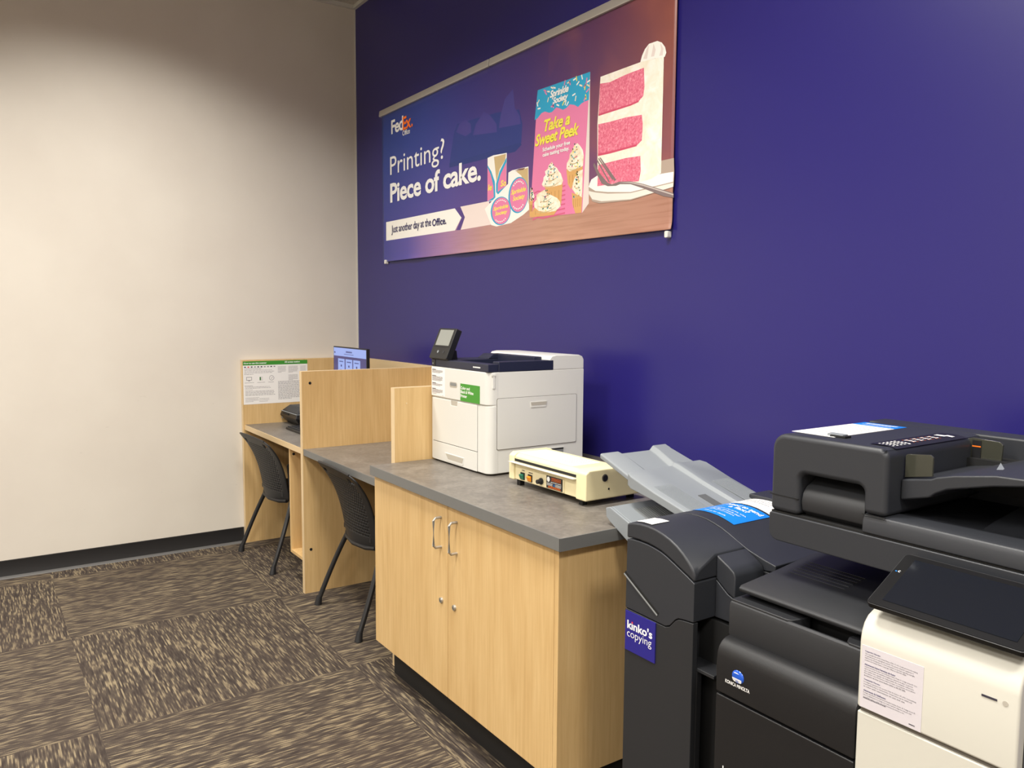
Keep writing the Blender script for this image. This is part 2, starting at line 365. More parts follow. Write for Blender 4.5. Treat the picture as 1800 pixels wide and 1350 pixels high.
lay(pic, 'le', bn(1), *[1.6916, 1.7304, 2.1226, 2.154], 'b_yellow', 0.03, 0.2)
# lying sticker roll
fp(pic, bn(1), [(1.8804, 2.1889), (1.9111, 2.1955), (2.0507, 2.1941), (2.0588, 1.9916), (2.0111, 1.972), (1.9051, 1.9421), (1.7747, 1.936), (1.7263, 1.9474), (1.6624, 2.0349), (1.7733, 2.0872), (1.8774, 2.1353)], 'b_white')
fp(pic, bn(1), [(1.9469, 2.1856), (2.0474, 2.1889), (2.055, 2.0162), (2.041, 2.0468), (2.0264, 2.1067), (1.9911, 2.1599)], 'b_kraft')
fp(pic, bn(1), [(1.9344, 2.1893), (1.9697, 2.1941), (2.0252, 2.192), (2.0081, 2.1848)], 'b_brown')
def sticker(cx, cz, ru, rv, rot):
    ell(pic, bn(1), cx, cz, ru, rv, 'b_blue', 32, rot)
    ell(pic, bn(1), cx+0.004, cz, ru*0.9, rv*0.93, 'b_pink', 32, rot)
    fs6 = bn(6)
    lay(pic, 'Sprinkle', fs6, cx-ru*0.72, cx+ru*0.74, cz+rv*0.02, cz+rv*0.36, 'b_yellow', 0.03, 0.25, rise=rv*0.05)
    lay(pic, 'Society', fs6, cx-ru*0.55, cx+ru*0.66, cz-rv*0.36, cz-rv*0.02, 'b_yellow', 0.03, 0.25, rise=rv*0.05)
    for sgn in (1, -1):
        for i in range(7):
            w = math.radians(90*sgn+(i-3)*13); a, b = ru*0.74*math.cos(w), rv*0.76*math.sin(w)
            ell(pic, fs6, cx+a, cz+b, ru*0.06, rv*0.05, 'b_white', 6)
for q in ([(1.7198, 2.0187), (1.9043, 2.0043), (1.8075, 2.0802), (1.8164, 1.9397)], [(1.8817, 2.0788), (2.0525, 2.0745), (1.9702, 2.1559), (1.9707, 1.9838)]):
    sticker((q[0][0]+q[1][0])/2, (q[2][1]+q[3][1])/2, (q[1][0]-q[0][0])/2, (q[2][1]-q[3][1])/2, -0.1)
# tent card
fp(pic, bn(1), [(2.4991, 2.524), (2.5025, 1.9729), (2.4585, 1.9369), (2.4579, 1.9644)], 'b_side')
fp(pic, bn(1), [(2.1202, 2.5305), (2.4991, 2.524), (2.4585, 1.9369), (2.0662, 1.9512)], 'b_pink')
fp(pic, bn(1), [(2.1202, 2.5305), (2.4991, 2.524), (2.4936, 2.4082), (2.4687, 2.4083), (2.445, 2.4045), (2.4198, 2.394), (2.3951, 2.4078), (2.3615, 2.4174), (2.3397, 2.4068), (2.313, 2.4032), (2.2872, 2.4156), (2.2642, 2.4239), (2.2336, 2.41), (2.2102, 2.411), (2.1784, 2.4228), (2.1512, 2.4208), (2.1223, 2.404), (2.0978, 2.3993)], 'b_blue')
r = random.Random(3); L0 = [(2.1191, 2.5204), (2.4923, 2.519), (2.4846, 2.4157), (2.1061, 2.4338)]
fsp = bn(1)
for i in range(46):
    a, b = r.random(), r.random()
    if 0.24 < a < 0.68 and 0.1 < b < 0.9: continue
    u = (L0[0][0]*(1-a)+L0[1][0]*a)*(1-b)+(L0[3][0]*(1-a)+L0[2][0]*a)*b; v = (L0[0][1]*(1-a)+L0[1][1]*a)*(1-b)+(L0[3][1]*(1-a)+L0[2][1]*a)*b
    w = r.uniform(0, 3.1); du, dv = 0.011*math.cos(w), 0.011*math.sin(w); nu_, nv_ = -0.0032*math.sin(w), 0.0032*math.cos(w)
    fp(pic, fsp, [(u-du-nu_, v-dv-nv_), (u+du-nu_, v+dv-nv_), (u+du+nu_, v+dv+nv_), (u-du+nu_, v-dv+nv_)], r.choice(['b_white', 'b_yellow', 'b_pink', 'b_cream']))
# cupcakes on the card
for i in range(7):
    a, c = [(2.3378, 2.0379), (2.0688, 2.0804)]
    zz = c[1]-0.012-0.02*i; fp(pic, bn(1), [(c[0]+0.02, zz-0.004), (c[0]+0.06, zz+0.004), (c[0]+0.10, zz-0.004), (a[0], zz+0.004), (a[0], zz-0.003), (c[0]+0.10, zz-0.011), (c[0]+0.06, zz-0.003), (c[0]+0.02, zz-0.011)], 'b_pink2')
def cupcake(wrap, frost, swirl):
    fp(pic, bn(1), wrap, 'b_tan')
    xs = [p[0] for p in wrap]; zs = [p[1] for p in wrap]; x0_, x1_, z0_, z1_ = min(xs), max(xs), min(zs), max(zs); lw = bn(1)
    for i in range(1, 5):
        u = x0_+(x1_-x0_)*i/5; zt_ = z0_+(z1_-z0_)*0.68; fp(pic, lw, [(u-0.002, z0_+(z1_-z0_)*0.3), (u+0.002, z0_+(z1_-z0_)*0.3), (u+0.002, zt_), (u-0.002, zt_)], 'b_tan2')
    fp(pic, bn(1), frost, 'b_cream')
    xs = [p[0] for p in frost]; zs = [p[1] for p in frost]; cx = sum(xs)/len(xs); z0_, z1_ = min(zs), max(zs); hw_ = (max(xs)-min(xs))/2
    for k in range(swirl):
        t = (k+0.6)/(swirl+0.4); rw = hw_*(0.86-0.66*t); zz = z0_+(z1_-z0_)*t; f_ = bn(1)
        n_ = 12; up = [(cx-rw+2*rw*q/n_, zz-0.010*math.sin(math.pi*q/n_)+0.006*(q/n_-0.5)) for q in range(n_+1)]; dn = [(p[0], p[1]-0.004*math.sin(math.pi*q/n_)-0.001) for q, p in enumerate(up)]
        fp(pic, f_, up+dn[::-1], 'b_kraft')
    lw = bn(1)
    for i in range(26):
        a = r.uniform(0.05, 1); ell(pic, lw, cx+hw_*0.8*(1-a*0.85)*r.uniform(-1, 1), z0_+(z1_-z0_)*a, 0.0042, 0.0036, r.choice(['b_dkgreen', 'b_yellow', 'b_pink2', 'b_blue', 'b_tan2', 'b_dkgreen']), 6)
cupcake([(2.3434, 2.1368), (2.4582, 2.1399), (2.4572, 2.095), (2.4069, 2.0919), (2.3779, 2.0464), (2.3557, 2.0723)], [(2.4195, 2.2409), (2.4376, 2.2269), (2.4567, 2.2064), (2.4645, 2.1808), (2.4604, 2.1377), (2.4114, 2.1292), (2.3676, 2.1262), (2.3433, 2.1428), (2.3472, 2.166), (2.3642, 2.1832), (2.367, 2.2025), (2.3851, 2.214), (2.3953, 2.2319)], 4)
cupcake([(2.1786, 2.0878), (2.3181, 2.0837), (2.3088, 1.9924), (2.2548, 1.9832), (2.2195, 2.0246)], [(2.2361, 2.1879), (2.2514, 2.168), (2.2743, 2.1553), (2.2881, 2.1393), (2.3051, 2.1255), (2.3121, 2.1099), (2.3213, 2.0926), (2.3094, 2.0768), (2.2758, 2.0757), (2.2186, 2.0753), (2.1716, 2.0839), (2.1595, 2.0971), (2.1711, 2.1108), (2.1732, 2.1264), (2.1895, 2.1359), (2.1834, 2.1525), (2.2054, 2.161), (2.2122, 2.1758)], 4)
cupcake([(2.3846, 2.0324), (2.4571, 2.0076), (2.4535, 1.9378), (2.4123, 1.9392), (2.39, 1.9823)], [(2.4597, 2.1223), (2.4327, 2.1197), (2.4078, 2.0984), (2.3923, 2.0742), (2.3865, 2.0486), (2.4094, 2.0249), (2.4572, 2.0031)], 3)
cupcake([(2.0645, 2.0349), (2.0904, 2.0391), (2.0792, 1.9625), (2.0644, 1.9561)], [(2.0711, 2.0942), (2.0898, 2.0743), (2.1038, 2.0446), (2.0782, 2.0284), (2.0658, 2.0326)], 2)
cupcake([(2.1033, 1.9954), (2.2801, 1.967), (2.2555, 1.9477), (2.0695, 1.9528), (2.0791, 1.9745)], [(2.1836, 2.07), (2.2027, 2.0505), (2.2319, 2.0402), (2.278, 2.0214), (2.3008, 2.002), (2.3068, 1.9811), (2.2677, 1.9642), (2.1984, 1.9642), (2.1376, 1.9772), (2.1033, 1.9982), (2.1005, 2.0203), (2.1198, 2.0323), (2.1194, 2.0533), (2.1434, 2.0609)], 4)
# cake, plate, fork
fp(pic, bn(1), [(2.5006, 2.0561), (2.5586, 2.0831), (2.6759, 2.0963), (2.8229, 2.0874), (3.0025, 2.088), (3.0066, 2.03), (3.004, 1.9805), (2.7668, 1.9568), (2.575, 1.9651), (2.5272, 1.9789), (2.503, 2.0122)], 'b_plate2')
fp(pic, bn(1), [(2.5009, 2.043), (2.5181, 2.0712), (2.5586, 2.0831), (2.8125, 2.0406), (3.0021, 2.0368), (3.0012, 2.0001), (2.7659, 1.9896), (2.6268, 2.0062), (2.5467, 2.02)], 'b_white')
fp(pic, bn(1), [(2.5027, 2.0253), (2.5468, 2.014), (2.627, 1.9994), (2.766, 1.9855), (3.0024, 1.9961), (3.0018, 1.9808), (2.7667, 1.9609), (2.5882, 1.9723), (2.527, 1.9876), (2.5044, 2.012)], 'b_plate')
fp(pic, bn(1), [(2.5685, 2.4866), (2.8108, 2.4869), (2.8798, 2.4814), (2.9377, 2.4769), (2.9372, 2.2566), (2.9364, 2.0412), (2.8828, 2.0265), (2.813, 2.0212), (2.6776, 2.0336), (2.5597, 2.04), (2.5533, 2.2974)], 'b_frost')
fp(pic, bn(1), [(2.5666, 2.4593), (2.6281, 2.4512), (2.728, 2.4591), (2.8291, 2.4605), (2.8348, 2.3869), (2.8289, 2.3528), (2.8035, 2.3383), (2.7559, 2.3338), (2.5592, 2.3302)], 'b_cake')
fp(pic, bn(1), [(2.5587, 2.2947), (2.6323, 2.291), (2.7328, 2.2899), (2.8229, 2.282), (2.8298, 2.2458), (2.8259, 2.1829), (2.7968, 2.1677), (2.6356, 2.165), (2.5592, 2.1669)], 'b_cake')
fp(pic, bn(1), [(2.5616, 2.1255), (2.6366, 2.1271), (2.7374, 2.1285), (2.8194, 2.124), (2.8236, 2.0632), (2.8129, 2.026), (2.6775, 2.0352), (2.5597, 2.0382)], 'b_cake')
fp(pic, bn(1), [(2.559, 2.337), (2.7558, 2.3378), (2.8035, 2.3415), (2.8036, 2.3351), (2.756, 2.3305), (2.5592, 2.3285)], 'b_cake2')
fp(pic, bn(1), [(2.5604, 2.1727), (2.6355, 2.1709), (2.7966, 2.1734), (2.7969, 2.1653), (2.6357, 2.1617), (2.5593, 2.1634)], 'b_cake2')
fp(pic, bn(1), [(2.8085, 2.4875), (2.8172, 2.5089), (2.8327, 2.5299), (2.8552, 2.5442), (2.8756, 2.5435), (2.9003, 2.543), (2.925, 2.5303), (2.9432, 2.5088), (2.9504, 2.4865), (2.9422, 2.4727), (2.8911, 2.4809), (2.8341, 2.4843)], 'b_white')
for pts in ([(2.8245, 2.4953), (2.8421, 2.526), (2.8553, 2.5419), (2.8515, 2.5157), (2.8455, 2.49)], [(2.8682, 2.4921), (2.8763, 2.5209), (2.8803, 2.5392), (2.8923, 2.5129), (2.8852, 2.4901)], [(2.9132, 2.4846), (2.9214, 2.5054), (2.9173, 2.5309), (2.9345, 2.5058), (2.931, 2.4816)]):
    fp(pic, bn(1), pts, 'b_side')
fp(pic, bn(1), [(2.5304, 2.13), (2.537, 2.1394), (2.5745, 2.0894), (2.6258, 2.0444), (2.652, 2.0343), (2.6964, 2.0395), (2.7647, 2.0323), (2.8369, 2.0133), (3.0048, 1.9574), (3.0064, 1.9395), (2.9526, 1.9518), (2.8374, 1.9956), (2.765, 2.0208), (2.703, 2.0287), (2.6778, 2.0252), (2.6262, 2.03), (2.589, 2.0448), (2.5586, 2.0831)], 'b_fork')
for a in ([(2.5503, 2.1486), (2.5569, 2.1501), (2.6387, 2.0469), (2.6323, 2.0444)], [(2.5609, 2.1529), (2.5676, 2.1536), (2.6617, 2.054), (2.6541, 2.0517)], [(2.5702, 2.1549), (2.5782, 2.1546), (2.6797, 2.0483), (2.667, 2.0466)]):
    fp(pic, bn(1), a, 'b_fork')
fp(pic, bn(1), [(2.6965, 2.0361), (2.7647, 2.0298), (2.8369, 2.0109), (3.0049, 1.9535), (3.0051, 1.9489), (2.8371, 2.0053), (2.7648, 2.0257)], 'b_fork2')
o = pic.build('printed_picture', poster, recalc=False)
# lettering
def bt(tx, s, a, mt, bold=0.0, shear=0.0, space=1.0): lay(tx, s, bn(1), a[0][0], a[2][0], a[0][1], a[1][1], mt, bold, shear, space=space)
_lay[0] += 5
tx = MB()
bt(tx, 'Fed', [(0.5721, 2.6018), (0.5734, 2.6868), (0.7382, 2.636)], 'white_ink', 0.024, 0.0, space=0.92)
bt(tx, 'Ex', [(0.7294, 2.5986), (0.7304, 2.6765), (0.8417, 2.6167)], 'orange_ink', 0.024, 0.0, space=0.92)
ell(tx, bn(1), *(0.8523, 2.6076), 0.008, 0.009, 'orange_ink', 10)
bt(tx, 'Office', [(0.7263, 2.5661), (0.7266, 2.5966), (0.8251, 2.5717)], 'white_ink', 0.004, space=0.9)
tx.build('store_logo', poster, recalc=False)
tx = MB(); bt(tx, 'Printing?', [(0.5531, 2.3203), (0.5554, 2.4684), (1.2429, 2.43)], 'white_ink', 0.0); tx.build('headline', poster, recalc=False)
tx = MB(); bt(tx, 'Piece of cake.', [(0.551, 2.1841), (0.5528, 2.3051), (1.6268, 2.2617)], 'white_ink', 0.026, space=0.96); tx.build('headline', poster, recalc=False)
tx = MB(); bt(tx, 'Just another day at the', [(0.5658, 1.9841), (0.5667, 2.0431), (1.0853, 2.0376)], 'ink_n', 0.008, space=0.95)
bt(tx, 'Office.', [(1.0999, 1.9929), (1.1001, 2.0339), (1.2633, 2.0212)], 'ink_n', 0.022); tx.build('ribbon_lettering', poster, recalc=False)
tx = MB()
bt(tx, 'Sprinkle', [(2.217, 2.4645), (2.2163, 2.5057), (2.3546, 2.4675)], 'white_ink', 0.035, 0.28, space=0.95)
bt(tx, 'Society', [(2.2393, 2.4344), (2.2387, 2.4709), (2.3508, 2.4418)], 'white_ink', 0.035, 0.28, space=0.95)
tx.build('card_title', poster, recalc=False); tx = MB()
bt(tx, 'Take a', [(2.1752, 2.3308), (2.1742, 2.3848), (2.3677, 2.332)], 'b_yellow', 0.032, 0.3, space=0.98)
bt(tx, 'Sweet Peek', [(2.1047, 2.2754), (2.1038, 2.3294), (2.4324, 2.2762)], 'b_yellow', 0.032, 0.3, space=0.96)
bt(tx, 'Schedule your free', [(2.1655, 2.2384), (2.1651, 2.2618), (2.3696, 2.2427)], 'white_ink', 0.03)
bt(tx, 'cake tasting today.', [(2.1659, 2.2149), (2.1656, 2.2374), (2.3641, 2.2258)], 'white_ink', 0.03)
tx.build('card_lettering', poster, recalc=False)


# ------------------------------------------------------------------ computer carrel
carrel = thing('computer_carrel', 'maple two-bay computer carrel with tall divider panels against the purple wall', 'desk', (1.12, -0.42, 0.0))
def panel(name, x0, x1, y0, y1, z0, z1): return box(name, (x0, x1, y0, y1, z0, z1), 'maple', carrel, 0.0012)
def edged(name, x0, x1, y0, y1, z0, z1):
    b = MB().box(x0, x1, y0+0.002, y1, z0, z1-0.002, 'maple').box(x0, x1, y0, y0+0.002, z0, z1, 'maple_edge').box(x0, x1, y0+0.002, y1, z1-0.002, z1, 'maple_edge')
    return b.build(name, carrel)
edged('side_panel', 0.004, 0.034, -0.812, -0.032, 0.0, 1.19)
mid = edged('divider_panel', 1.133, 1.163, -0.822, -0.032, 0.0, 1.19)
edged('side_panel', 2.205, 2.236, -0.81, -0.032, 0.0, 1.19)
edged('back_panel', 0.004, 2.236, -0.032, -0.004, 0.62, 1.19)
d1 = MB().box(0.034, 1.133, -0.798, -0.032, 0.742, 0.768, 'maple').box(0.034, 1.133, -0.803, -0.798, 0.742, 0.772, 'maple_edge').box(0.034, 1.133, -0.798, -0.032, 0.768, 0.774, 'counter').build('desktop', carrel)
d1['label'] = 'grey laminate desktop with maple front edge'
d2 = MB().box(1.163, 2.205, -0.812, -0.032, 0.750, 0.780, 'counter').box(1.163, 2.205, -0.818, -0.812, 0.748, 0.781, 'counter_edge').build('desktop', carrel)
d2['label'] = 'grey laminate desktop with grey front edge'
panel('shelf_divider', 0.862, 0.88, -0.795, -0.2, 0.150, 0.742)
panel('shelf', 0.88, 1.133, -0.795, -0.2, 0.150, 0.168)
for (bx, by, bz) in ((1.163, *(-0.7763, 1.1274)), (1.163, *(-0.7849, 0.2369)), (0.88, *(-0.7739, 0.7085)), (2.236, *(-0.754, 1.124))):
    r_ = 0.0075 if bx < 2 else 0.0035
    MB().cyl((bx-0.002, by, bz), (bx+0.0015, by, bz), r_, 'void' if bx != 2.236 else 'maple_edge').build('screw_hole', carrel)

# notice taped to the left side panel
ns = thing('notice_poster', 'white scanner instruction notice with green header taped inside the carrel', 'notice', (0.0345, -0.6, 0.90))
ny0, ny1, nz0, nz1 = -0.806, -0.382, 0.903, 1.181
MB().box(0.0342, 0.0348, ny0, ny1, nz0, nz1, 'paper').build('sheet', ns)
g_ = MB(); fx = plane_x(0.0351); fx2 = plane_x(0.0354); rg = random.Random(11)
MB().box(0.0348, 0.0351, ny0, ny1, nz1-0.026, nz1, 'green').build('green_header', ns)
lay(g_, 'How to use this scanner', fx2, ny0+0.006, ny0+0.152, nz1-0.018, nz1-0.007, 'white_ink', 0.02)
g_.build('header_lettering', ns, recalc=False); g_ = MB()
lay(g_, 'All access station', fx2, -0.536, -0.434, nz1-0.016, nz1-0.005, 'white_ink', 0.02)
g_.build('header_lettering', ns, recalc=False); g_ = MB()
fp(g_, fx2, [(-0.52, nz1-0.0225), (-0.45, nz1-0.0225), (-0.45, nz1-0.0205), (-0.52, nz1-0.0205)], 'green_d')
g_.build('header_subtitle', ns, recalc=False); g_ = MB()
for i, c in enumerate(('ink_n', 'red_ink', 'ink', 'ink_l', 'ink', 'ink', 'ink_l', 'ink_l', 'ink', 'ink_l')):
    yy = ny0+0.008+i*0.021; rect(g_, fx, yy, yy+0.011, nz1-0.041, nz1-0.034, c)
g_.build('flag_row', ns, recalc=False); g_ = MB()
bars(g_, fx, ny0+0.008, ny0+0.12, nz1-0.048, 1, 0.006, 0.003, 'ink_l', rg, 1)
bars(g_, fx, ny0+0.008, ny0+0.20, nz1-0.058, 4, 0.0085, 0.0022, 'ink_l', rg, 0.3)
g_.build('instruction_text', ns, recalc=False); g_ = MB()
def frame_rect(u0, u1, v0, v1, t, c):
    rect(g_, fx, u0, u1, v0, v0+t, c); rect(g_, fx, u0, u1, v1-t, v1, c); rect(g_, fx, u0, u0+t, v0, v1, c); rect(g_, fx, u1-t, u1, v0, v1, c)
frame_rect(ny0+0.02, ny0+0.055, 1.058, 1.08, 0.0028, 'ink_l'); rect(g_, fx, ny0+0.031, ny0+0.044, 1.053, 1.057, 'ink_l')
g_.build('pictogram', ns, recalc=False); g_ = MB(); rect(g_, fx, ny0+0.105, ny0+0.113, 1.056, 1.078, 'green_d'); frame_rect(ny0+0.115, ny0+0.124, 1.056, 1.078, 0.001, 'ink_l')
g_.build('pictogram', ns, recalc=False); g_ = MB(); cy_, cz_ = ny0+0.183, 1.069
for i in range(24):
    a0, a1 = 2*math.pi*i/24, 2*math.pi*(i+1)/24
    fp(g_, fx, [(cy_+0.016*math.cos(a0), cz_+0.016*math.sin(a0)), (cy_+0.016*math.cos(a1), cz_+0.016*math.sin(a1)), (cy_+0.0135*math.cos(a1), cz_+0.0135*math.sin(a1)), (cy_+0.0135*math.cos(a0), cz_+0.0135*math.sin(a0))], 'ink_l')
fp(g_, fx, [(cy_-0.006, cz_), (cy_-0.001, cz_-0.006), (cy_+0.008, cz_+0.006), (cy_+0.006, cz_+0.007), (cy_-0.001, cz_-0.003), (cy_-0.005, cz_+0.0015)], 'ink_l')
g_.build('pictogram', ns, recalc=False); g_ = MB()
for u0, u1 in ((0.008, 0.07), (0.09, 0.14), (0.16, 0.2)): bars(g_, fx, ny0+u0, ny0+u1, 1.044, 1, 0.006, 0.0025, 'ink_l', rg, 1); g_.build('pictogram_caption', ns, recalc=False); g_ = MB()
bars(g_, fx, ny0+0.008, ny0+0.06, 1.024, 1, 0.006, 0.003, 'ink_l', rg, 1)
bars(g_, fx, ny0+0.012, ny0+0.18, 1.016, 2, 0.008, 0.0022, 'ink_l', rg, 1)
bars(g_, fx, ny0+0.012, ny0+0.06, 0.998, 1, 0.008, 0.0022, 'ink_l', rg, 1)
bars(g_, fx, ny0+0.012, ny0+0.205, 0.988, 4, 0.0085, 0.0026, 'ink_l', rg, 1)
bars(g_, fx, ny0+0.012, ny0+0.10, 0.946, 4, 0.008, 0.0022, 'ink_l', rg, 0.6)
g_.build('instruction_text', ns, recalc=False); g_ = MB()
bars(g_, fx, ny0+0.10, ny0+0.165, 0.938, 3, 0.009, 0.002, 'ink_l', rg, 0.9)
g_.build('instruction_text', ns, recalc=False); g_ = MB()
bars(g_, fx, ny0+0.225, ny0+0.28, 1.142, 6, 0.0075, 0.0022, 'ink_l', rg, 0.5)
g_.build('instruction_text', ns, recalc=False); g_ = MB()
bars(g_, fx, ny0+0.295, ny0+0.36, 1.142, 7, 0.0065, 0.0022, 'ink_l', rg, 0.5)
g_.build('instruction_text', ns, recalc=False); g_ = MB()
bars(g_, fx, ny0+0.375, ny0+0.415, 1.142, 6, 0.0075, 0.0022, 'ink_l', rg, 0.5)
g_.build('instruction_text', ns, recalc=False); g_ = MB()
bars(g_, fx, ny0+0.295, ny0+0.36, 1.085, 6, 0.0065, 0.0022, 'ink_l', rg, 0.5)
g_.build('instruction_text', ns, recalc=False); g_ = MB()
bars(g_, fx, ny0+0.225, ny0+0.41, 1.045, 15, 0.0082, 0.003, 'ink_l', rg, 0.5)
g_.build('lettering', ns, recalc=False)

# monitor
mon = thing('computer_monitor', 'thin black computer monitor showing a purple menu screen in the carrel', 'monitor', (0.555, -0.27, 0.774))
MB().prism(rrect(0.295, 0.816, 0.962, 1.281, 0.004), 'y', -0.300, -0.281, 'black').build('housing', mon, 0.0015)
MB().box(0.45, 0.66, -0.281, -0.262, 1.03, 1.2, 'black').build('rear_cover', mon, 0.006)
sc = MB(); f0 = plane_y(-0.3004); fa = plane_y(-0.3008); fb = plane_y(-0.3012)
rect(sc, f0, 0.300, 0.808, 0.976, 1.275, 'led_bg'); rect(sc, fa, 0.302, 0.808, 1.222, 1.274, 'led_lt')
for i, u in enumerate((0.372, 0.494, 0.614)):
    rect(sc, fa, u, u+0.106, 1.02, 1.206, 'led_lt'); bars(sc, fb, u+0.02, u+0.09, 1.192, 1, 0.01, 0.007, 'led_tx', rg, 1)
    ell(sc, fb, u+0.053, 1.162, 0.011, 0.008, 'led_tx', 14); bars(sc, fb, u+0.025, u+0.085, 1.138, 2, 0.012, 0.005, 'led_tx', rg, 0.7)
rect(sc, fb, 0.385, 0.468, 1.10, 1.112, 'led_rd')
bars(sc, fb, 0.50, 0.60, 1.256, 1, 0.01, 0.010, 'led_tx', rg, 1); bars(sc, fb, 0.47, 0.63, 1.238, 1, 0.01, 0.004, 'led_tx', rg, 1); ell(sc, fb, 0.32, 1.243, 0.012, 0.006, 'led_tx', 10)
sc.build('screen', mon, recalc=False)
MB().box(0.525, 0.585, -0.262, -0.245, 0.79, 1.12, 'black').build('stand_neck', mon, 0.004)
MB().prism(rrect(0.44, 0.67, -0.36, -0.18, 0.03), 'z', 0.7745, 0.79, 'black').build('stand_base', mon, 0.003)

# flatbed scanner
scn = thing('flatbed_scanner', 'black flatbed scanner with silver rim on the desk below the notice', 'scanner', (0.19, -0.34, 0.774))
b = MB()
def ring(x0, x1, y0, y1, z): return [(x0, y0, z), (x1, y0, z), (x1, y1, z), (x0, y1, z)]
b.hexa(ring(0.075, 0.32, -0.535, -0.11, 0.7745), ring(0.07, 0.325, -0.54, -0.10, 0.79), 'void'); b.build('base', scn, 0.003)
MB().hexa(ring(0.07, 0.325, -0.545, -0.10, 0.79), ring(0.04, 0.345, -0.575, -0.09, 0.825), 'black').build('lower_housing', scn, 0.004)
MB().hexa(ring(0.04, 0.345, -0.575, -0.09, 0.8255), ring(0.045, 0.34, -0.565, -0.09, 0.852), 'black').build('upper_housing', scn, 0.003)
MB().box(0.043, 0.342, -0.569, -0.09, 0.852, 0.8555, 'ltgrey').build('silver_rim', scn, 0.001)
MB().hexa(ring(0.045, 0.34, -0.565, -0.09, 0.856), ring(0.075, 0.315, -0.52, -0.11, 0.893), 'char2').build('lid', scn, 0.008, 3)
MB().cyl((0.06, -0.563, 0.808), (0.06, -0.568, 0.808), 0.007, 'midgrey').build('power_button', scn)
MB().box(0.10, 0.2, -0.574, -0.566, 0.838, 0.848, 'void').build('button_strip', scn, 0.001)
el = MB(); ell(el, plane_z(0.8935), 0.17, -0.40, 0.02, 0.012, 'midgrey', 16); el.build('emblem', scn, recalc=False)
# keyboard
kb = thing('keyboard', 'black keyboard lying on the desk in front of the monitor', 'keyboard', (0.58, -0.58, 0.774))
MB().hexa(ring(0.36, 0.80, -0.645, -0.51, 0.7745), ring(0.362, 0.798, -0.643, -0.512, 0.789), 'black').build('case', kb, 0.003)
kk = MB()
for j in range(5):
    for i in range(19):
        kk.box(0.372+i*0.0222, 0.372+i*0.0222+0.018, -0.636+j*0.0235, -0.636+j*0.0235+0.019, 0.789, 0.7945, 'char2')
o = kk.build('keys', kb); o['kind'] = 'stuff'

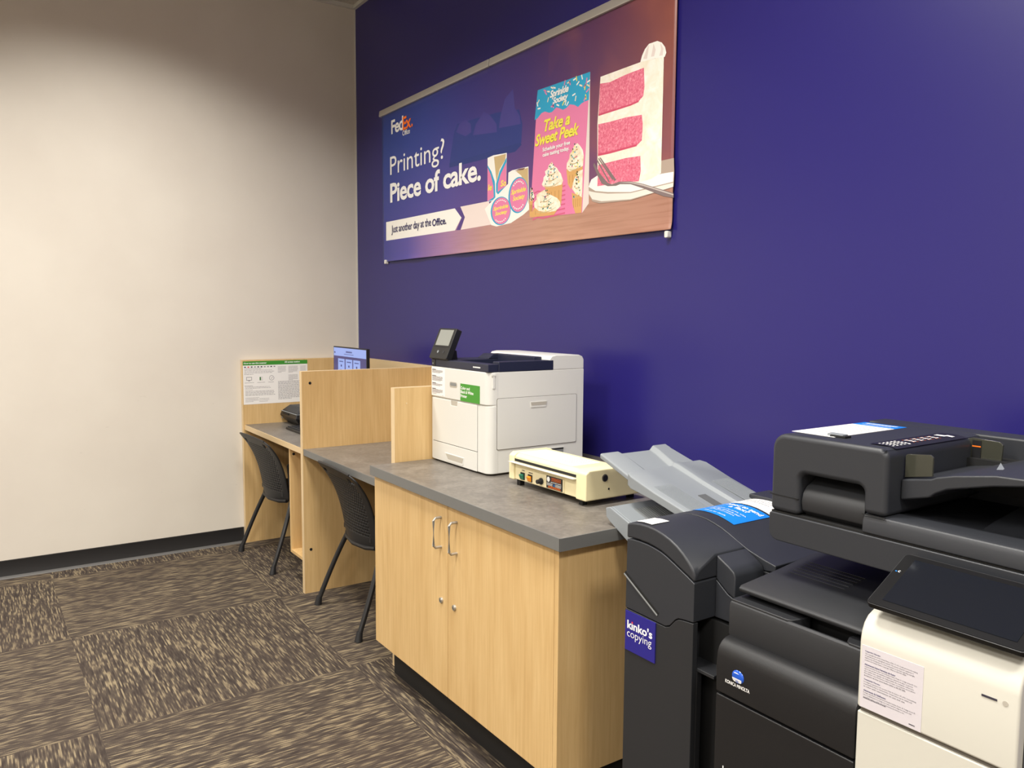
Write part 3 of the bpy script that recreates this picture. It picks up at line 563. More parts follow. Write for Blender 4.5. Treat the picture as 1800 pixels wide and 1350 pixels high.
# ------------------------------------------------------------------ chairs
def build_chair(label):
    root = thing('chair', label, 'chair', (0, 0, 0), 'black plastic chairs at the carrel'); root['_local'] = 1
    # perforated back shell
    NI, NJ = 46, 52
    def hw(t):
        w = 0.208+0.026*min(1.0, t/0.75)
        if t > 0.9: w -= 0.03*((t-0.9)/0.1)**2.5
        if t < 0.08: w -= 0.03*((0.08-t)/0.08)**2
        return w
    def P(s, t):
        z = 0.385+0.373*t+0.010*(1-s*s)*t
        y = 0.082-0.030*t-0.080*t**3.6+(0.05-0.038*t)*s*s
        return (s*hw(t), y, z)
    b = MB()
    for j in range(NJ+1):
        for i in range(NI+1): b.v.append(P(-1+2*i/NI, j/NJ))
    b.mi('chair')
    for j in range(NJ):
        for i in range(NI):
            hole = 5 <= i <= NI-6 and 8 <= j <= NJ-8 and j % 2 == 0 and (i % 2 == (0 if (j//2) % 2 else 1))
            slot = 45 <= j <= 47 and (4 <= i <= 8 or NI-9 <= i <= NI-5)
            if hole or slot: continue
            a = j*(NI+1)+i; b.f.append([a, a+1, a+NI+2, a+NI+1]); b.k.append(0)
    o = b.build('backrest', root, recalc=False); md = o.modifiers.new('thickness', 'SOLIDIFY'); md.thickness = 0.007; md.offset = 0
    MB().tube([P(-1+2*i/20, 1.0) for i in range(21)], 0.0055, 'chair', 8).build('top_rim', root)
    # seat pan
    b = MB(); n = 14
    for k, dz in enumerate((0.0, -0.022)):
        for j in range(n+1):
            for i in range(n+1):
                s, t = -1+2*i/n, j/n
                x = s*(0.172+0.053*min(1.0, t*3.5)-0.02*t)*(1-0.10*max(0, t-0.85)/0.15*abs(s)); y = 0.10+0.44*t
                z = 0.440-0.018*(1-s*s)*math.sin(math.pi*t)-0.03*max(0, t-0.75)**2*16+dz
                b.v.append((x, y, z))
    N = (n+1)**2; b.mi('chair')
    for k in (0, 1):
        for j in range(n):
            for i in range(n):
                a = k*N+j*(n+1)+i; q = [a, a+1, a+n+2, a+n+1]; b.f.append(q if k == 0 else q[::-1]); b.k.append(0)
    rim = [i for i in range(n)]+[j*(n+1)+n for j in range(n)]+[n*(n+1)+i for i in range(n, 0, -1)]+[j*(n+1) for j in range(n, 0, -1)]
    for q in range(len(rim)):
        a, c = rim[q], rim[(q+1) % len(rim)]; b.f.append([a, a+N, c+N, c]); b.k.append(0)
    b.build('seat', root)
    MB().tube([(-0.18, 0.122, 0.392), (-0.12, 0.098, 0.384), (0, 0.083, 0.381), (0.12, 0.098, 0.384), (0.18, 0.122, 0.392)], 0.012, 'chair', 8).build('lower_rim', root)
    for sx in (-1, 1):
        def bez(a, c, d, k=9): return [tuple((1-t)**2*a[i]+2*(1-t)*t*c[i]+t*t*d[i] for i in range(3)) for t in [q/(k-1) for q in range(k)]]
        MB().tube(bez((sx*0.272, 0.0, 0.03), (sx*0.258, 0.08, 0.24), (sx*0.20, 0.145, 0.402)), [0.0125]*9, 'chair_metal').build('leg', root)
        MB().tube(bez((sx*0.255, 0.56, 0.03), (sx*0.245, 0.50, 0.22), (sx*0.20, 0.44, 0.412)), [0.0125]*9, 'chair_metal').build('leg', root)
        MB().cyl((sx*0.275, -0.006, 0.0), (sx*0.272, 0.002, 0.045), 0.019, 'chair', 0.014, 12).build('foot_cap', root)
        MB().cyl((sx*0.257, 0.566, 0.0), (sx*0.255, 0.558, 0.045), 0.019, 'chair', 0.014, 12).build('foot_cap', root)
        MB().tube([(sx*0.20, 0.14, 0.406), (sx*0.20, 0.45, 0.412)], 0.011, 'chair_metal', 8).build('seat_rail', root)
        MB().prism([(0.125, 0.41), (0.16, 0.40), (0.15, 0.50), (0.125, 0.62), (0.108, 0.615), (0.118, 0.50)], 'x', sx*0.226-0.005, sx*0.226+0.005, 'chair').build('side_bracket', root, 0.003)
    return root
M['chair'] = mat('black_chair_plastic', (30, 30, 32), 0.5, bump=(700, 0.12)); M['chair_metal'] = mat('black_powder_coat', (30, 30, 32), 0.42)
ch1 = build_chair('black perforated plastic chair pushed under the desk with the scanner')
def copy_thing(o):
    r = o.copy(); C.objects.link(r)
    for ch in o.children:
        c = ch.copy(); C.objects.link(c); c.parent = r; c.matrix_parent_inverse = ch.matrix_parent_inverse.copy()
    return r
ch2 = copy_thing(ch1)
ch2['label'] = 'black perforated plastic chair between the divider panel and the cabinet'
ch1.location = (0.478, -0.872, 0); ch1.rotation_euler = (0, 0, math.radians(2.5))
ch2.location = (1.626, -0.822, 0); ch2.rotation_euler = (0, 0, math.radians(-1.5))

# ------------------------------------------------------------------ cabinet
cab = thing('storage_cabinet', 'maple two-door base cabinet with grey countertop under the printer', 'cabinet', (2.86, -0.46, 0.0))
MB().box(2.246, 3.455, -0.885, -0.01, 0.145, 0.838, 'maple').build('body', cab, 0.001)
MB().box(3.457, 3.476, -0.905, -0.01, 0.145, 0.838, 'maple').build('end_panel', cab, 0.001)
MB().box(2.275, 3.452, -0.836, -0.03, 0.0, 0.145, 'kick').build('toe_kick', cab)
ct = MB().box(2.241, 3.500, -0.919, -0.001, 0.843, 0.880, 'counter').box(2.241, 3.502, -0.923, -0.919, 0.843, 0.880, 'counter_edge').box(3.500, 3.503, -0.923, -0.001, 0.843, 0.880, 'counter_edge').build('countertop', cab); ct['label'] = 'speckled grey laminate countertop'
for (dx0, dx1, hx, lx, hz, lz) in ((2.246, 2.8455, *(2.8013, 2.804, [0.6804, 0.7859], 0.4884)),
                                   (2.8485, 3.4555, *(2.9106, 2.8952, [0.6844, 0.7921], 0.4894))):
    d = box('door', (dx0, dx1, -0.905, -0.886, 0.147, 0.836), 'maple', cab, 0.0012)
    MB().tube([(hx, -0.905, hz[1]), (hx, -0.928, hz[1]), (hx, -0.936, hz[1]-0.008), (hx, -0.936, hz[0]+0.008), (hx, -0.928, hz[0]), (hx, -0.905, hz[0])], 0.0047, 'steel', 10).build('handle', d)
    MB().cyl((lx, -0.905, lz), (lx, -0.911, lz), 0.0105, 'steel', 0.0095).cyl((lx, -0.911, lz), (lx, -0.9125, lz), 0.006, 'steel').box(lx-0.0007, lx+0.0007, -0.9132, -0.912, lz-0.004, lz+0.004, 'void').build('lock', d)

# ------------------------------------------------------------------ white laser printer
pr_ = thing('laser_printer', 'white and navy laser printer with tilted touch panel on the countertop', 'printer', (2.46, -0.4, 0.88))
PX0, PX1, PY0, PY1 = 2.248, 2.690, -0.640, -0.180
b = MB()
def rc(x0, x1, y0, y1, r, z0, z1, mt, mb_):   # plan with rounded front right corner
    pts = [(x0, y1), (x0, y0)]+[(x1-r+r*math.sin(math.radians(a)), y0+r-r*math.cos(math.radians(a))) for a in range(0, 91, 15)]+[(x1, y1)]
    return mb_.prism(pts, 'z', z0, z1, mt)
rc(PX0, PX1, PY0+0.004, PY1, 0.03, 0.888, 1.2768, 'white_pl', b); rc(PX0+0.01, PX1-0.012, PY0+0.012, PY1-0.01, 0.03, 0.8805, 0.888, 'seam', b)
b.build('body', pr_, 0.002)
b = MB(); rc(PX0-0.0004, PX1+0.0005, PY0-0.003, PY0+0.045, 0.03, 1.1515, 1.2765, 'white_pl', b); fc = b.build('front_cover', pr_, 0.003)
b = MB(); rc(PX0-0.0004, PX1+0.0005, PY0, PY0+0.045, 0.03, 0.888, 1.1475, 'white_pl', b); b.build('lower_cover', pr_, 0.002)
MB().prism([(-0.362, 1.2765), (-0.355, 1.318), (-0.343, 1.332), (-0.32, 1.336), (-0.205, 1.334), (-0.188, 1.328), (-0.18, 1.315), (-0.18, 1.2765)], 'x', PX0, PX1, 'white_pl').build('rear_cover', pr_, 0.004)
# navy output tray
b = MB()
b.box(PX0, PX1, PY0-0.002, -0.595, 1.277, 1.3075, 'navy').box(2.648, PX1+0.001, -0.595, -0.335, 1.277, 1.316, 'navy').box(PX0, 2.385, -0.595, -0.362, 1.277, 1.3085, 'navy')
b.box(2.385, 2.648, -0.595, -0.38, 1.277, 1.283, 'navy').box(2.33, 2.648, -0.40, -0.362, 1.277, 1.328, 'navy')
b.prism([(-0.45, 1.3085), (-0.38, 1.3085), (-0.38, 1.328), (-0.42, 1.328)], 'x', 2.30, 2.385, 'navy')
b.build('output_tray', pr_, 0.003)
pf = plane_y(PY0-0.0035)
MB().box(PX0+0.004, PX0+0.034, PY0-0.0035, PY0-0.002, 1.28, 1.305, 'black').cyl((PX0+0.016, PY0-0.0036, 1.289), (PX0+0.016, PY0-0.0045, 1.289), 0.004, 'ltgrey', n=12).build('usb_port', pr_)
# front labels
lb = MB().box(2.251, 2.363, PY0-0.0036, PY0-0.003, 1.1565, 1.2715, 'paper').build('notice_label', pr_); lb['label'] = 'white label with four blocks of small print'
t = MB(); pf2 = plane_y(PY0-0.004); rg = random.Random(5)
for (v, nl) in ((1.266, 5), (1.240, 7), (1.2095, 4), (1.186, 6)):
    bars(t, pf2, 2.257, 2.290, v, 1, 0.004, 0.0028, 'ink', rg, 1); bars(t, pf2, 2.257, 2.348, v-0.0036, nl-1, 0.0033, 0.0018, 'ink_l', rg, 0.8)
bars(t, pf2, 2.257, 2.295, 1.1645, 1, 0.004, 0.0018, 'ink_l', rg, 1); bars(t, pf2, 2.343, 2.352, 1.1605, 1, 0.004, 0.0018, 'ink_l', rg, 1)
t.build('lettering', lb, recalc=False)
gl = MB().box(2.488, 2.634, PY0-0.0036, PY0-0.003, 1.1525, 1.2215, 'green').build('green_sign', pr_); gl['label'] = 'green sign with white lettering'
t = MB(); lay(t, 'Color and', pf2, 2.491, 2.560, 1.1985, 1.2105, 'white_ink', 0.02); lay(t, 'Black & White', pf2, 2.491, 2.588, 1.183, 1.195, 'white_ink', 0.02); lay(t, 'Printer', pf2, 2.491, 2.540, 1.167, 1.179, 'white_ink', 0.02)
t.build('lettering', gl, recalc=False)
t = MB(); bars(t, plane_y(PY0-0.0027), 2.583, 2.640, 1.2945, 1, 0.01, 0.005, 'white_ink', random.Random(2), 1); t.build('lettering', pr_, recalc=False)
MB().prism(rrect(2.402, 2.462, 1.200, 1.2225, 0.009), 'y', PY0-0.0036, PY0-0.002, 'recess').prism(rrect(2.408, 2.456, 1.207, 1.2195, 0.006), 'y', PY0-0.0042, PY0-0.0034, 'midgrey').build('latch_button', pr_)
# front doors drawn by shadow gaps
def gap(mb_, fn_rects):
    for q in fn_rects: mb_.box(*q, 'seam')
bp = MB().prism([(2.262, 0.966), (2.613, 0.966), (2.613, 1.145), (2.463, 1.145), (2.460, 1.126), (2.411, 1.126), (2.408, 1.145), (2.262, 1.145)], 'y', PY0-0.003, PY0+0.001, 'white_pl').build('bypass_tray_door', pr_, 0.001)
MB().box(2.4085, 2.4625, PY0-0.0006, PY0+0.001, 1.126, 1.146, 'recess').build('finger_notch', bp)
dr = MB().prism(rrect(2.262, 2.613, 0.888, 0.9635, 0.002), 'y', PY0-0.003, PY0+0.001, 'white_pl').build('paper_drawer', pr_, 0.001)
MB().prism([(2.362, 0.927), (2.518, 0.927), (2.512, 0.898), (2.505, 0.893), (2.385, 0.893), (2.375, 0.9)], 'y', PY0-0.0045, PY0-0.002, 'white_pl').build('drawer_pull', dr, 0.001)
MB().prism([(2.372, 0.924), (2.512, 0.924), (2.507, 0.903), (2.392, 0.903)], 'y', PY0-0.0052, PY0-0.004, 'recess').build('pull_recess', dr)
b = MB(); gap(b, [(2.2605, 2.6145, PY0-0.0003, PY0+0.001, 0.9636, 0.9659), (2.613, 2.6145, PY0-0.0003, PY0+0.001, 0.888, 1.1475), (2.2605, 2.262, PY0-0.0003, PY0+0.001, 0.888, 1.1475)]); b.build('door_gap', pr_)
# side door
sd = MB().prism(rrect(-0.603, -0.217, 0.979, 1.177, 0.006), 'x', PX1-0.001, PX1+0.0022, 'seam').prism(rrect(-0.6015, -0.2185, 0.9805, 1.1755, 0.006), 'x', PX1, PX1+0.003, 'white_pl').build('side_door', pr_, 0.0008)
MB().prism([(-0.449, 1.156), (-0.369, 1.156), (-0.372, 1.138), (-0.376, 1.134), (-0.446, 1.134)], 'x', PX1+0.002, PX1+0.005, 'white_pl').prism([(-0.447, 1.1545), (-0.371, 1.1545), (-0.373, 1.142), (-0.444, 1.142)], 'x', PX1+0.004, PX1+0.0056, 'recess').build('handle', sd)
MB().prism(rrect(-0.36, -0.276, 0.905, 0.966, 0.003), 'x', PX1-0.001, PX1+0.002, 'white_pl').box(PX1, PX1+0.0024, -0.352, -0.282, 0.91, 0.960, 'midgrey').box(PX1, PX1+0.003, -0.352, -0.282, 0.957, 0.9625, 'void').build('power_plate', pr_)
MB().box(PX1-0.002, PX1+0.003, -0.622, -0.612, 1.215, 1.268, 'white_pl').box(PX1-0.002, PX1+0.004, -0.626, -0.610, 1.262, 1.270, 'white_pl').build('hinge', pr_, 0.001)
# tilted touch panel
def tilt(base, ang, side):
    """map (u along x, v up the tilted face, w out of the face)"""
    c, s_ = math.cos(ang), math.sin(ang)
    return lambda u, v, w: (base[0]+u, base[1]+v*s_-w*c, base[2]+v*c+w*s_)
def tslab(mb_, tf, pts, w0, w1, mt):
    n = len(pts); vs = [tf(p[0], p[1], w0) for p in pts]+[tf(p[0], p[1], w1) for p in pts]
    mb_.add(vs, [tuple(range(n-1, -1, -1)), tuple(range(n, 2*n))]+[(i, (i+1) % n, n+(i+1) % n, n+i) for i in range(n)], mt)
tf = tilt((2.246, -0.655, 1.312), math.radians(23), 1)
b = MB(); tslab(b, tf, rrect(0, 0.145, 0, 0.135, 0.006), -0.028, 0.0, 'black'); cp = b.build('touch_panel', pr_, 0.003)
b = MB(); tslab(b, tf, rrect(0.018, 0.128, 0.058, 0.127, 0.002), 0.0, 0.0008, 'screen_grey'); b.build('screen', cp)
b = MB(); tslab(b, tf, rrect(0.003, 0.142, 0.051, 0.053, 0.0005), 0.0, 0.0006, 'void'); b.build('panel_seam', cp)
for bu in (0.06, 0.105):
    b = MB(); tslab(b, tf, [(bu+0.006*math.cos(a*math.pi/8), 0.03+0.006*math.sin(a*math.pi/8)) for a in range(16)], 0.0, 0.0012, 'ltgrey' if bu < 0.1 else 'char'); b.build('button', cp)
MB().hexa(ring(2.29, 2.36, -0.64, -0.58, 1.304), ring(2.29, 2.36, -0.612, -0.585, 1.345), 'black').build('panel_stand', pr_, 0.003)

# ------------------------------------------------------------------ laminator
lm = thing('laminator', 'old cream pouch laminator with green and amber switches on the countertop', 'laminator', (3.04, -0.52, 0.88))
LX0, LX1, LY = 2.826, 3.266, -0.638
prof = [(-0.632, 0.902), (-0.632, 0.986), (-0.618, 0.996), (-0.47, 0.996), (-0.395, 0.93), (-0.395, 0.902)]
MB().prism(prof, 'x', LX0+0.032, LX1-0.052, 'cream').build('body', lm, 0.003)
cap = [(-0.638, 0.899), (-0.638, 0.988), (-0.622, 0.999), (-0.468, 0.999), (-0.39, 0.932), (-0.39, 0.899)]
MB().prism(cap, 'x', LX0, LX0+0.032, 'cream').build('end_cap', lm, 0.005, 3)
ec = MB().prism(cap, 'x', LX1-0.052, LX1, 'cream').build('end_cap', lm, 0.005, 3)
MB().cyl((LX1-0.001, *(-0.5579, 0.969)), (LX1+0.001, *(-0.5579, 0.969)), 0.0125, 'seam').cyl((LX1, *(-0.5566, 0.9679)), (LX1+0.0015, *(-0.5566, 0.9679)), 0.010, 'black').build('plug_hole', ec)
MB().cyl((LX1-0.001, *(-0.5406, 0.9308)), (LX1+0.001, *(-0.5406, 0.9308)), 0.0035, 'black', n=12).build('screw', ec)
MB().box(2.858, 3.214, -0.6335, -0.62, 0.9685, 0.9775, 'void').build('feed_slot', lm)
MB().prism([(-0.632, 0.963), (-0.653, 0.965), (-0.653, 0.9675), (-0.632, 0.9665)], 'x', 2.845, 3.217, 'white_pl').build('feed_shelf', lm, 0.0006)
pl0, pl1 = [(2.8957, 0.9474), (3.1468, 0.8995)]
MB().prism(rrect(2.899, 3.150, 0.905, 0.951, 0.004), 'y', -0.6345, -0.631, 'cream_d').build('control_plate', lm, 0.0008)
def lamrect(a): return a[0][0], a[1][0], a[1][1], a[0][1]
for nm, rr, mt in (('power_switch', [(2.8992, 0.9359), (2.9258, 0.9076)], 'green_sw'), ('heat_switch', [(2.945, 0.9358), (2.9714, 0.9077)], 'amber_sw')):
    zc = (rr[0][1]+rr[1][1])/2; h2 = 0.0128; xa, xb = rr[0][0], rr[1][0]-0.002
    sw = MB().box(xa, xb, -0.6375, -0.634, zc-h2, zc+h2, 'black').build(nm, lm, 0.0008); sw['label'] = ('green' if mt == 'green_sw' else 'amber')+' rocker switch'
    MB().prism([(-0.637, zc-h2+0.002), (-0.640, zc-h2+0.002), (-0.646, zc+0.005), (-0.637, zc+0.008)], 'x', xa+0.002, xb-0.003, mt).build('rocker', sw, 0.0006)
t = MB(); lpf = plane_y(-0.6348)
for rr, s_ in (([(2.9069, 0.9402), (2.9238, 0.9469)], 'POWER'), ([(2.9472, 0.9387), (2.9738, 0.947)], 'LAMINATE')):
    t = MB(); bars(t, lpf, rr[0][0], rr[1][0], rr[0][1]+0.0035, 1, 0.01, 0.003, 'ink', rg, 1); t.build('switch_lettering', lm, recalc=False)
t = MB()
kx, kz = (3.024, 0.9231)
for i in range(9):
    w = math.radians(-40+i*33); rect(t, lambda u, v, w=w: (kx+math.cos(w)*u-math.sin(w)*v, -0.6348, kz+math.sin(w)*u+math.cos(w)*v), 0.0125, 0.0155, -0.0005, 0.0005, 'ink')
t.build('dial_marks', lm, recalc=False)
MB().cyl((kx, -0.634, kz), (kx, -0.640, kz), 0.0115, 'black', n=18).cyl((kx, -0.640, kz), (kx, -0.655, kz), 0.0085, 'black', 0.0075, 18).build('knob', lm, 0.001)
bl0, bl1 = [(3.053, 0.9466), (3.1419, 0.9009)]
pa, pb = bl0[0], bl1[0]; pzt = 0.9495; pzb = 0.9075
np_ = MB().box(pa, pb, -0.6355, -0.634, pzb, pzt, 'black').build('name_plate', lm); np_['label'] = 'black name plate with small orange and white print'
t = MB(); f_ = plane_y(-0.6358); rg = random.Random(9); w_ = pb-pa
ell(t, f_, pa+w_*0.13, pzt-0.012, w_*0.09, 0.009, 'white_ink', 16); bars(t, f_, pa+w_*0.32, pb-w_*0.06, pzt-0.004, 3, 0.0045, 0.0015, 'orange_ink', rg, 1); bars(t, f_, pa+w_*0.28, pb-w_*0.05, pzt-0.0185, 1, 0.004, 0.002, 'white_ink', rg, 1)
bars(t, f_, pa+w_*0.04, pa+w_*0.42, pzt-0.024, 3, 0.0034, 0.0014, 'white_ink', rg, 1); bars(t, f_, pa+w_*0.56, pa+w_*0.95, pzt-0.024, 3, 0.0034, 0.0014, 'white_ink', rg, 1)
rect(t, f_, pa+w_*0.47, pa+w_*0.51, pzt-0.033, pzt-0.024, 'blue'); bars(t, f_, pa+w_*0.12, pb-w_*0.08, pzt-0.0345, 2, 0.0038, 0.0016, 'orange_ink', rg, 1)
t.build('lettering', np_, recalc=False)
ip = MB().box(2.845, 3.165, -0.612, -0.492, 0.9962, 0.9966, 'paper').build('instruction_label', lm)
t = MB(); f_ = plane_z(0.9968); bars(t, f_, 2.90, 3.02, -0.502, 7, 0.014, 0.0025, 'ink_l', rg, 0.6); t.build('lettering', ip, recalc=False); t = MB(); bars(t, f_, 3.04, 3.15, -0.506, 7, 0.014, 0.0035, 'ink_l', rg, 0.6)
t.build('lettering', ip, recalc=False)
for x_, y_ in ((LX0+0.035, -0.625), (LX1-0.05, -0.625), (LX0+0.035, -0.42), (LX1-0.05, -0.42)): MB().box(x_, x_+0.02, y_, y_+0.02, 0.8802, 0.902, 'void').build('foot', lm, 0.001)

# ------------------------------------------------------------------ finisher
fin = thing('document_finisher', 'charcoal document finisher with grey catch trays beside the cabinet', 'finisher', (3.85, -0.55, 0.0))
A = [(3.714, 0.964), (3.735, 0.970), (3.762, 0.9735), (3.79, 0.974), (3.815, 0.972), (3.84, 0.967), (3.865, 0.959), (3.889, 0.948), (3.91, 0.934), (3.928, 0.918), (3.940, 0.904), (3.948, 0.889)]
S = [(3.714, 0.926), (3.74, 0.9295), (3.763, 0.930), (3.79, 0.929), (3.81, 0.9265), (3.835, 0.922), (3.856, 0.915), (3.88, 0.905), (3.90, 0.896), (3.925, 0.885), (3.948, 0.874)]
Bm = [(3.714, 0.7425), (3.80, 0.7405), (3.858, 0.739), (3.872, 0.745), (3.890, 0.765), (3.90, 0.7715), (3.915, 0.774), (3.948, 0.777)]
YF = -0.870
AB = [(3.714, 0.966), (3.735, 0.972), (3.762, 0.9755), (3.79, 0.976), (3.815, 0.974), (3.84, 0.969), (3.865, 0.9625), (3.889, 0.955), (3.91, 0.9475), (3.928, 0.940), (3.940, 0.9345), (3.948, 0.930)]
b = MB(); n_ = len(A)+len(S); sec = [(YF, A), (-0.852, [(p[0], (p[1]*2+q[1])/3) for p, q in zip(A, AB)]), (-0.80, AB), (-0.692, AB)]
vs = [(p[0], y_, p[1]) for y_, pr in sec for p in pr+[(q[0], q[1]+0.001) for q in reversed(S)]]
fs = [tuple(range(n_)), tuple(range(4*n_-1, 3*n_-1, -1))]+[(k*n_+i, k*n_+(i+1) % n_, (k+1)*n_+(i+1) % n_, (k+1)*n_+i) for k in range(3) for i in range(n_)]
b.add(vs, fs, 'char').build('top_cover', fin, 0.005, 3, angle=40)
MB().prism([(p[0]+(0.002 if i == 0 else 0), p[1]-0.002) for i, p in enumerate(S)]+[(p[0], p[1]+0.0012) for p in reversed(Bm)], 'y', YF, -0.692, 'char').build('front_cover', fin, 0.002)
# stepped right shoulder
AR = [(3.9485, 0.930), (3.965, 0.921), (3.985, 0.911), (4.0, 0.901), (4.006, 0.890)]
MB().prism(AR+[(4.006, 0.838), (3.985, 0.846), (3.9485, 0.872)], 'y', -0.797, -0.692, 'char').build('shoulder_cover', fin, 0.004, 2)
MB().prism([(3.9485, 0.870), (3.985, 0.844), (4.006, 0.836), (4.006, 0.779), (3.9485, 0.778)], 'y', -0.797, -0.692, 'char').build('shoulder_panel', fin, 0.002)
# relay section behind, with the same arched top
A2 = [(3.714, 0.966), (3.735, 0.972), (3.762, 0.9755), (3.79, 0.976), (3.815, 0.974), (3.84, 0.969), (3.865, 0.962), (3.889, 0.953), (3.92, 0.939), (3.955, 0.925), (4.0, 0.913), (4.035, 0.906)]
MB().prism(A2+[(4.035, 0.890), (4.0, 0.885), (3.714, 0.885)], 'y', -0.6885, -0.31, 'char').build('relay_cover', fin, 0.003, 2)
MB().box(3.716, 4.032, -0.689, -0.31, 0.78, 0.885, 'char2').build('relay_body', fin, 0.003)
MB().box(3.716, 3.80, -0.40, -0.31, 0.966, 0.985, 'char').build('rear_hinge_cover', fin, 0.004)
# lower column
MB().prism([(p[0], p[1]-0.0012) for p in Bm]+[(3.948, 0.02), (3.714, 0.02)], 'y', YF, -0.853, 'char2').build('lower_door', fin, 0.002)
MB().box(3.716, 3.905, -0.853, -0.32, 0.02, 0.74, 'char2').build('lower_body', fin, 0.002)
MB().box(3.905, 3.995, -0.80, -0.32, 0.03, 0.77, 'void').build('inner_side', fin)
MB().prism([(3.905, 0.655), (4.0, 0.655), (4.0, 0.664), (3.905, 0.664)], 'y', -0.853, -0.77, 'char2').build('latch_ledge', fin, 0.002)
MB().box(3.905, 3.948, -0.853, -0.835, 0.03, 0.655, 'char2').build('door_return', fin, 0.002)
for x_ in (3.74, 3.92):
    for y_ in (-0.82, -0.38): MB().cyl((x_-0.012, y_, 0.0205), (x_+0.012, y_, 0.0205), 0.0204, 'void', n=16).build('caster', fin)
# diagonal slot on the front cover
s0, s1 = [(3.7119, 0.8361), (3.834, 0.7633)]
dx, dz = s1[0]-s0[0], s1[1]-s0[1]; ln = math.hypot(dx, dz); nx, nz = -dz/ln*0.0038, dx/ln*0.0038
MB().prism([(s0[0]-nx, s0[1]-nz), (s1[0]-nx, s1[1]-nz), (s1[0]+nx, s1[1]+nz), (s0[0]+nx, s0[1]+nz)], 'y', YF-0.0012, YF+0.001, 'void').prism([(s0[0]-nx*1.9, s0[1]-nz*1.9), (s1[0]-nx*1.9, s1[1]-nz*1.9), (s1[0]-nx, s1[1]-nz), (s0[0]-nx, s0[1]-nz)], 'y', YF-0.0026, YF+0.001, 'midgrey').build('paper_slot', fin)  # grey strip beside the dark slot is a highlight put in as colour
# kinko's copying sign
kz0, kz1 = 0.634, 0.7375
ks = MB().box(3.7185, 3.8270, YF-0.003, YF-0.0002, kz0, kz1, 'sign_purple').build('store_sign', fin); ks['label'] = 'square purple sign with white lettering'
t = MB(); f_ = plane_y(YF-0.0034)
lay(t, "kinko's", f_, 3.7265, 3.8175, 0.6925, 0.7155, 'white_ink', 0.026)
fp(t, plane_y(YF-0.0038), [(3.7431, 0.7098), (3.7478, 0.7098), (3.7478, 0.7145), (3.7431, 0.7145)], 'red_ink')
lay(t, 'copying', f_, 3.7265, 3.8155, 0.665, 0.690, 'white_ink', -0.008)
t.build('lettering', ks, recalc=False)
def arch_z(prof, x):
    for (xa, za), (xb, zb_) in zip(prof, prof[1:]):
        if xa <= x <= xb: return za+(zb_-za)*(x-xa)/(xb-xa)
    return prof[-1][1] if x > prof[-1][0] else prof[0][1]
def on_arch(prof, d): return lambda u, v: (u, v, arch_z(prof, u)+d)
def arch_sheet(mb_, prof, x0, x1, y0, y1, d, mt, n=14):
    f_ = on_arch(prof, d)
    for i in range(n):
        a, c = x0+(x1-x0)*i/n, x0+(x1-x0)*(i+1)/n; fp(mb_, f_, [(a, y0), (c, y0), (c, y1), (a, y1)], mt)
b = MB(); arch_sheet(b, AB, 3.738, 3.792, -0.858, -0.797, 0.0012, 'paper', 8); st_ = b.build('small_sticker', fin, recalc=False); st_['label'] = 'small white sticker'
t = MB(); bars(t, on_arch(AB, 0.0018), 3.748, 3.782, -0.812, 5, 0.008, 0.002, 'ink_l', rg, 0.5); t.build('lettering', st_, recalc=False)
b = MB(); arch_sheet(b, A2, 3.722, 3.868, -0.642, -0.497, 0.0012, 'blue'); fs_ = b.build('fax_sign', fin, recalc=False); fs_['label'] = 'bright blue fax sign'
t = MB(); fa_ = on_arch(A2, 0.0018)
lay(t, 'Need to send', fa_, 3.742, 3.858, -0.528, -0.509, 'white_ink', 0.02); lay(t, 'a fax?', fa_, 3.768, 3.832, -0.551, -0.532, 'white_ink', 0.02)
for i, s_ in enumerate(('Now you can print, scan,', 'and fax all from our', 'self-service copiers.')): lay(t, s_, fa_, 3.738+0.006*i, 3.850-0.008*i, -0.578-0.014*i, -0.568-0.014*i, 'white_ink')
lay(t, 'Ask us for details.', fa_, 3.752, 3.826, -0.628, -0.620, 'white_ink')
t.build('lettering', fs_, recalc=False)
b = MB(); arch_sheet(b, A2, 3.722, 3.868, -0.488, -0.345, 0.0012, 'paper'); ss_ = b.build('help_sign', fin, recalc=False); ss_['label'] = 'white sign with blue lettering'
t = MB(); lay(t, 'Need', fa_, 3.742, 3.782, -0.382, -0.366, 'ink_n', 0.01); bars(t, fa_, 3.79, 3.856, -0.367, 1, 0.01, 0.010, 'ink_n', rg, 1); lay(t, 'the', fa_, 3.755, 3.778, -0.402, -0.386, 'ink_n', 0.01); bars(t, fa_, 3.786, 3.845, -0.388, 1, 0.01, 0.010, 'ink_n', rg, 1); bars(t, fa_, 3.738, 3.852, -0.416, 3, 0.014, 0.003, 'ink_l', rg, 0.8); t.build('lettering', ss_, recalc=False)
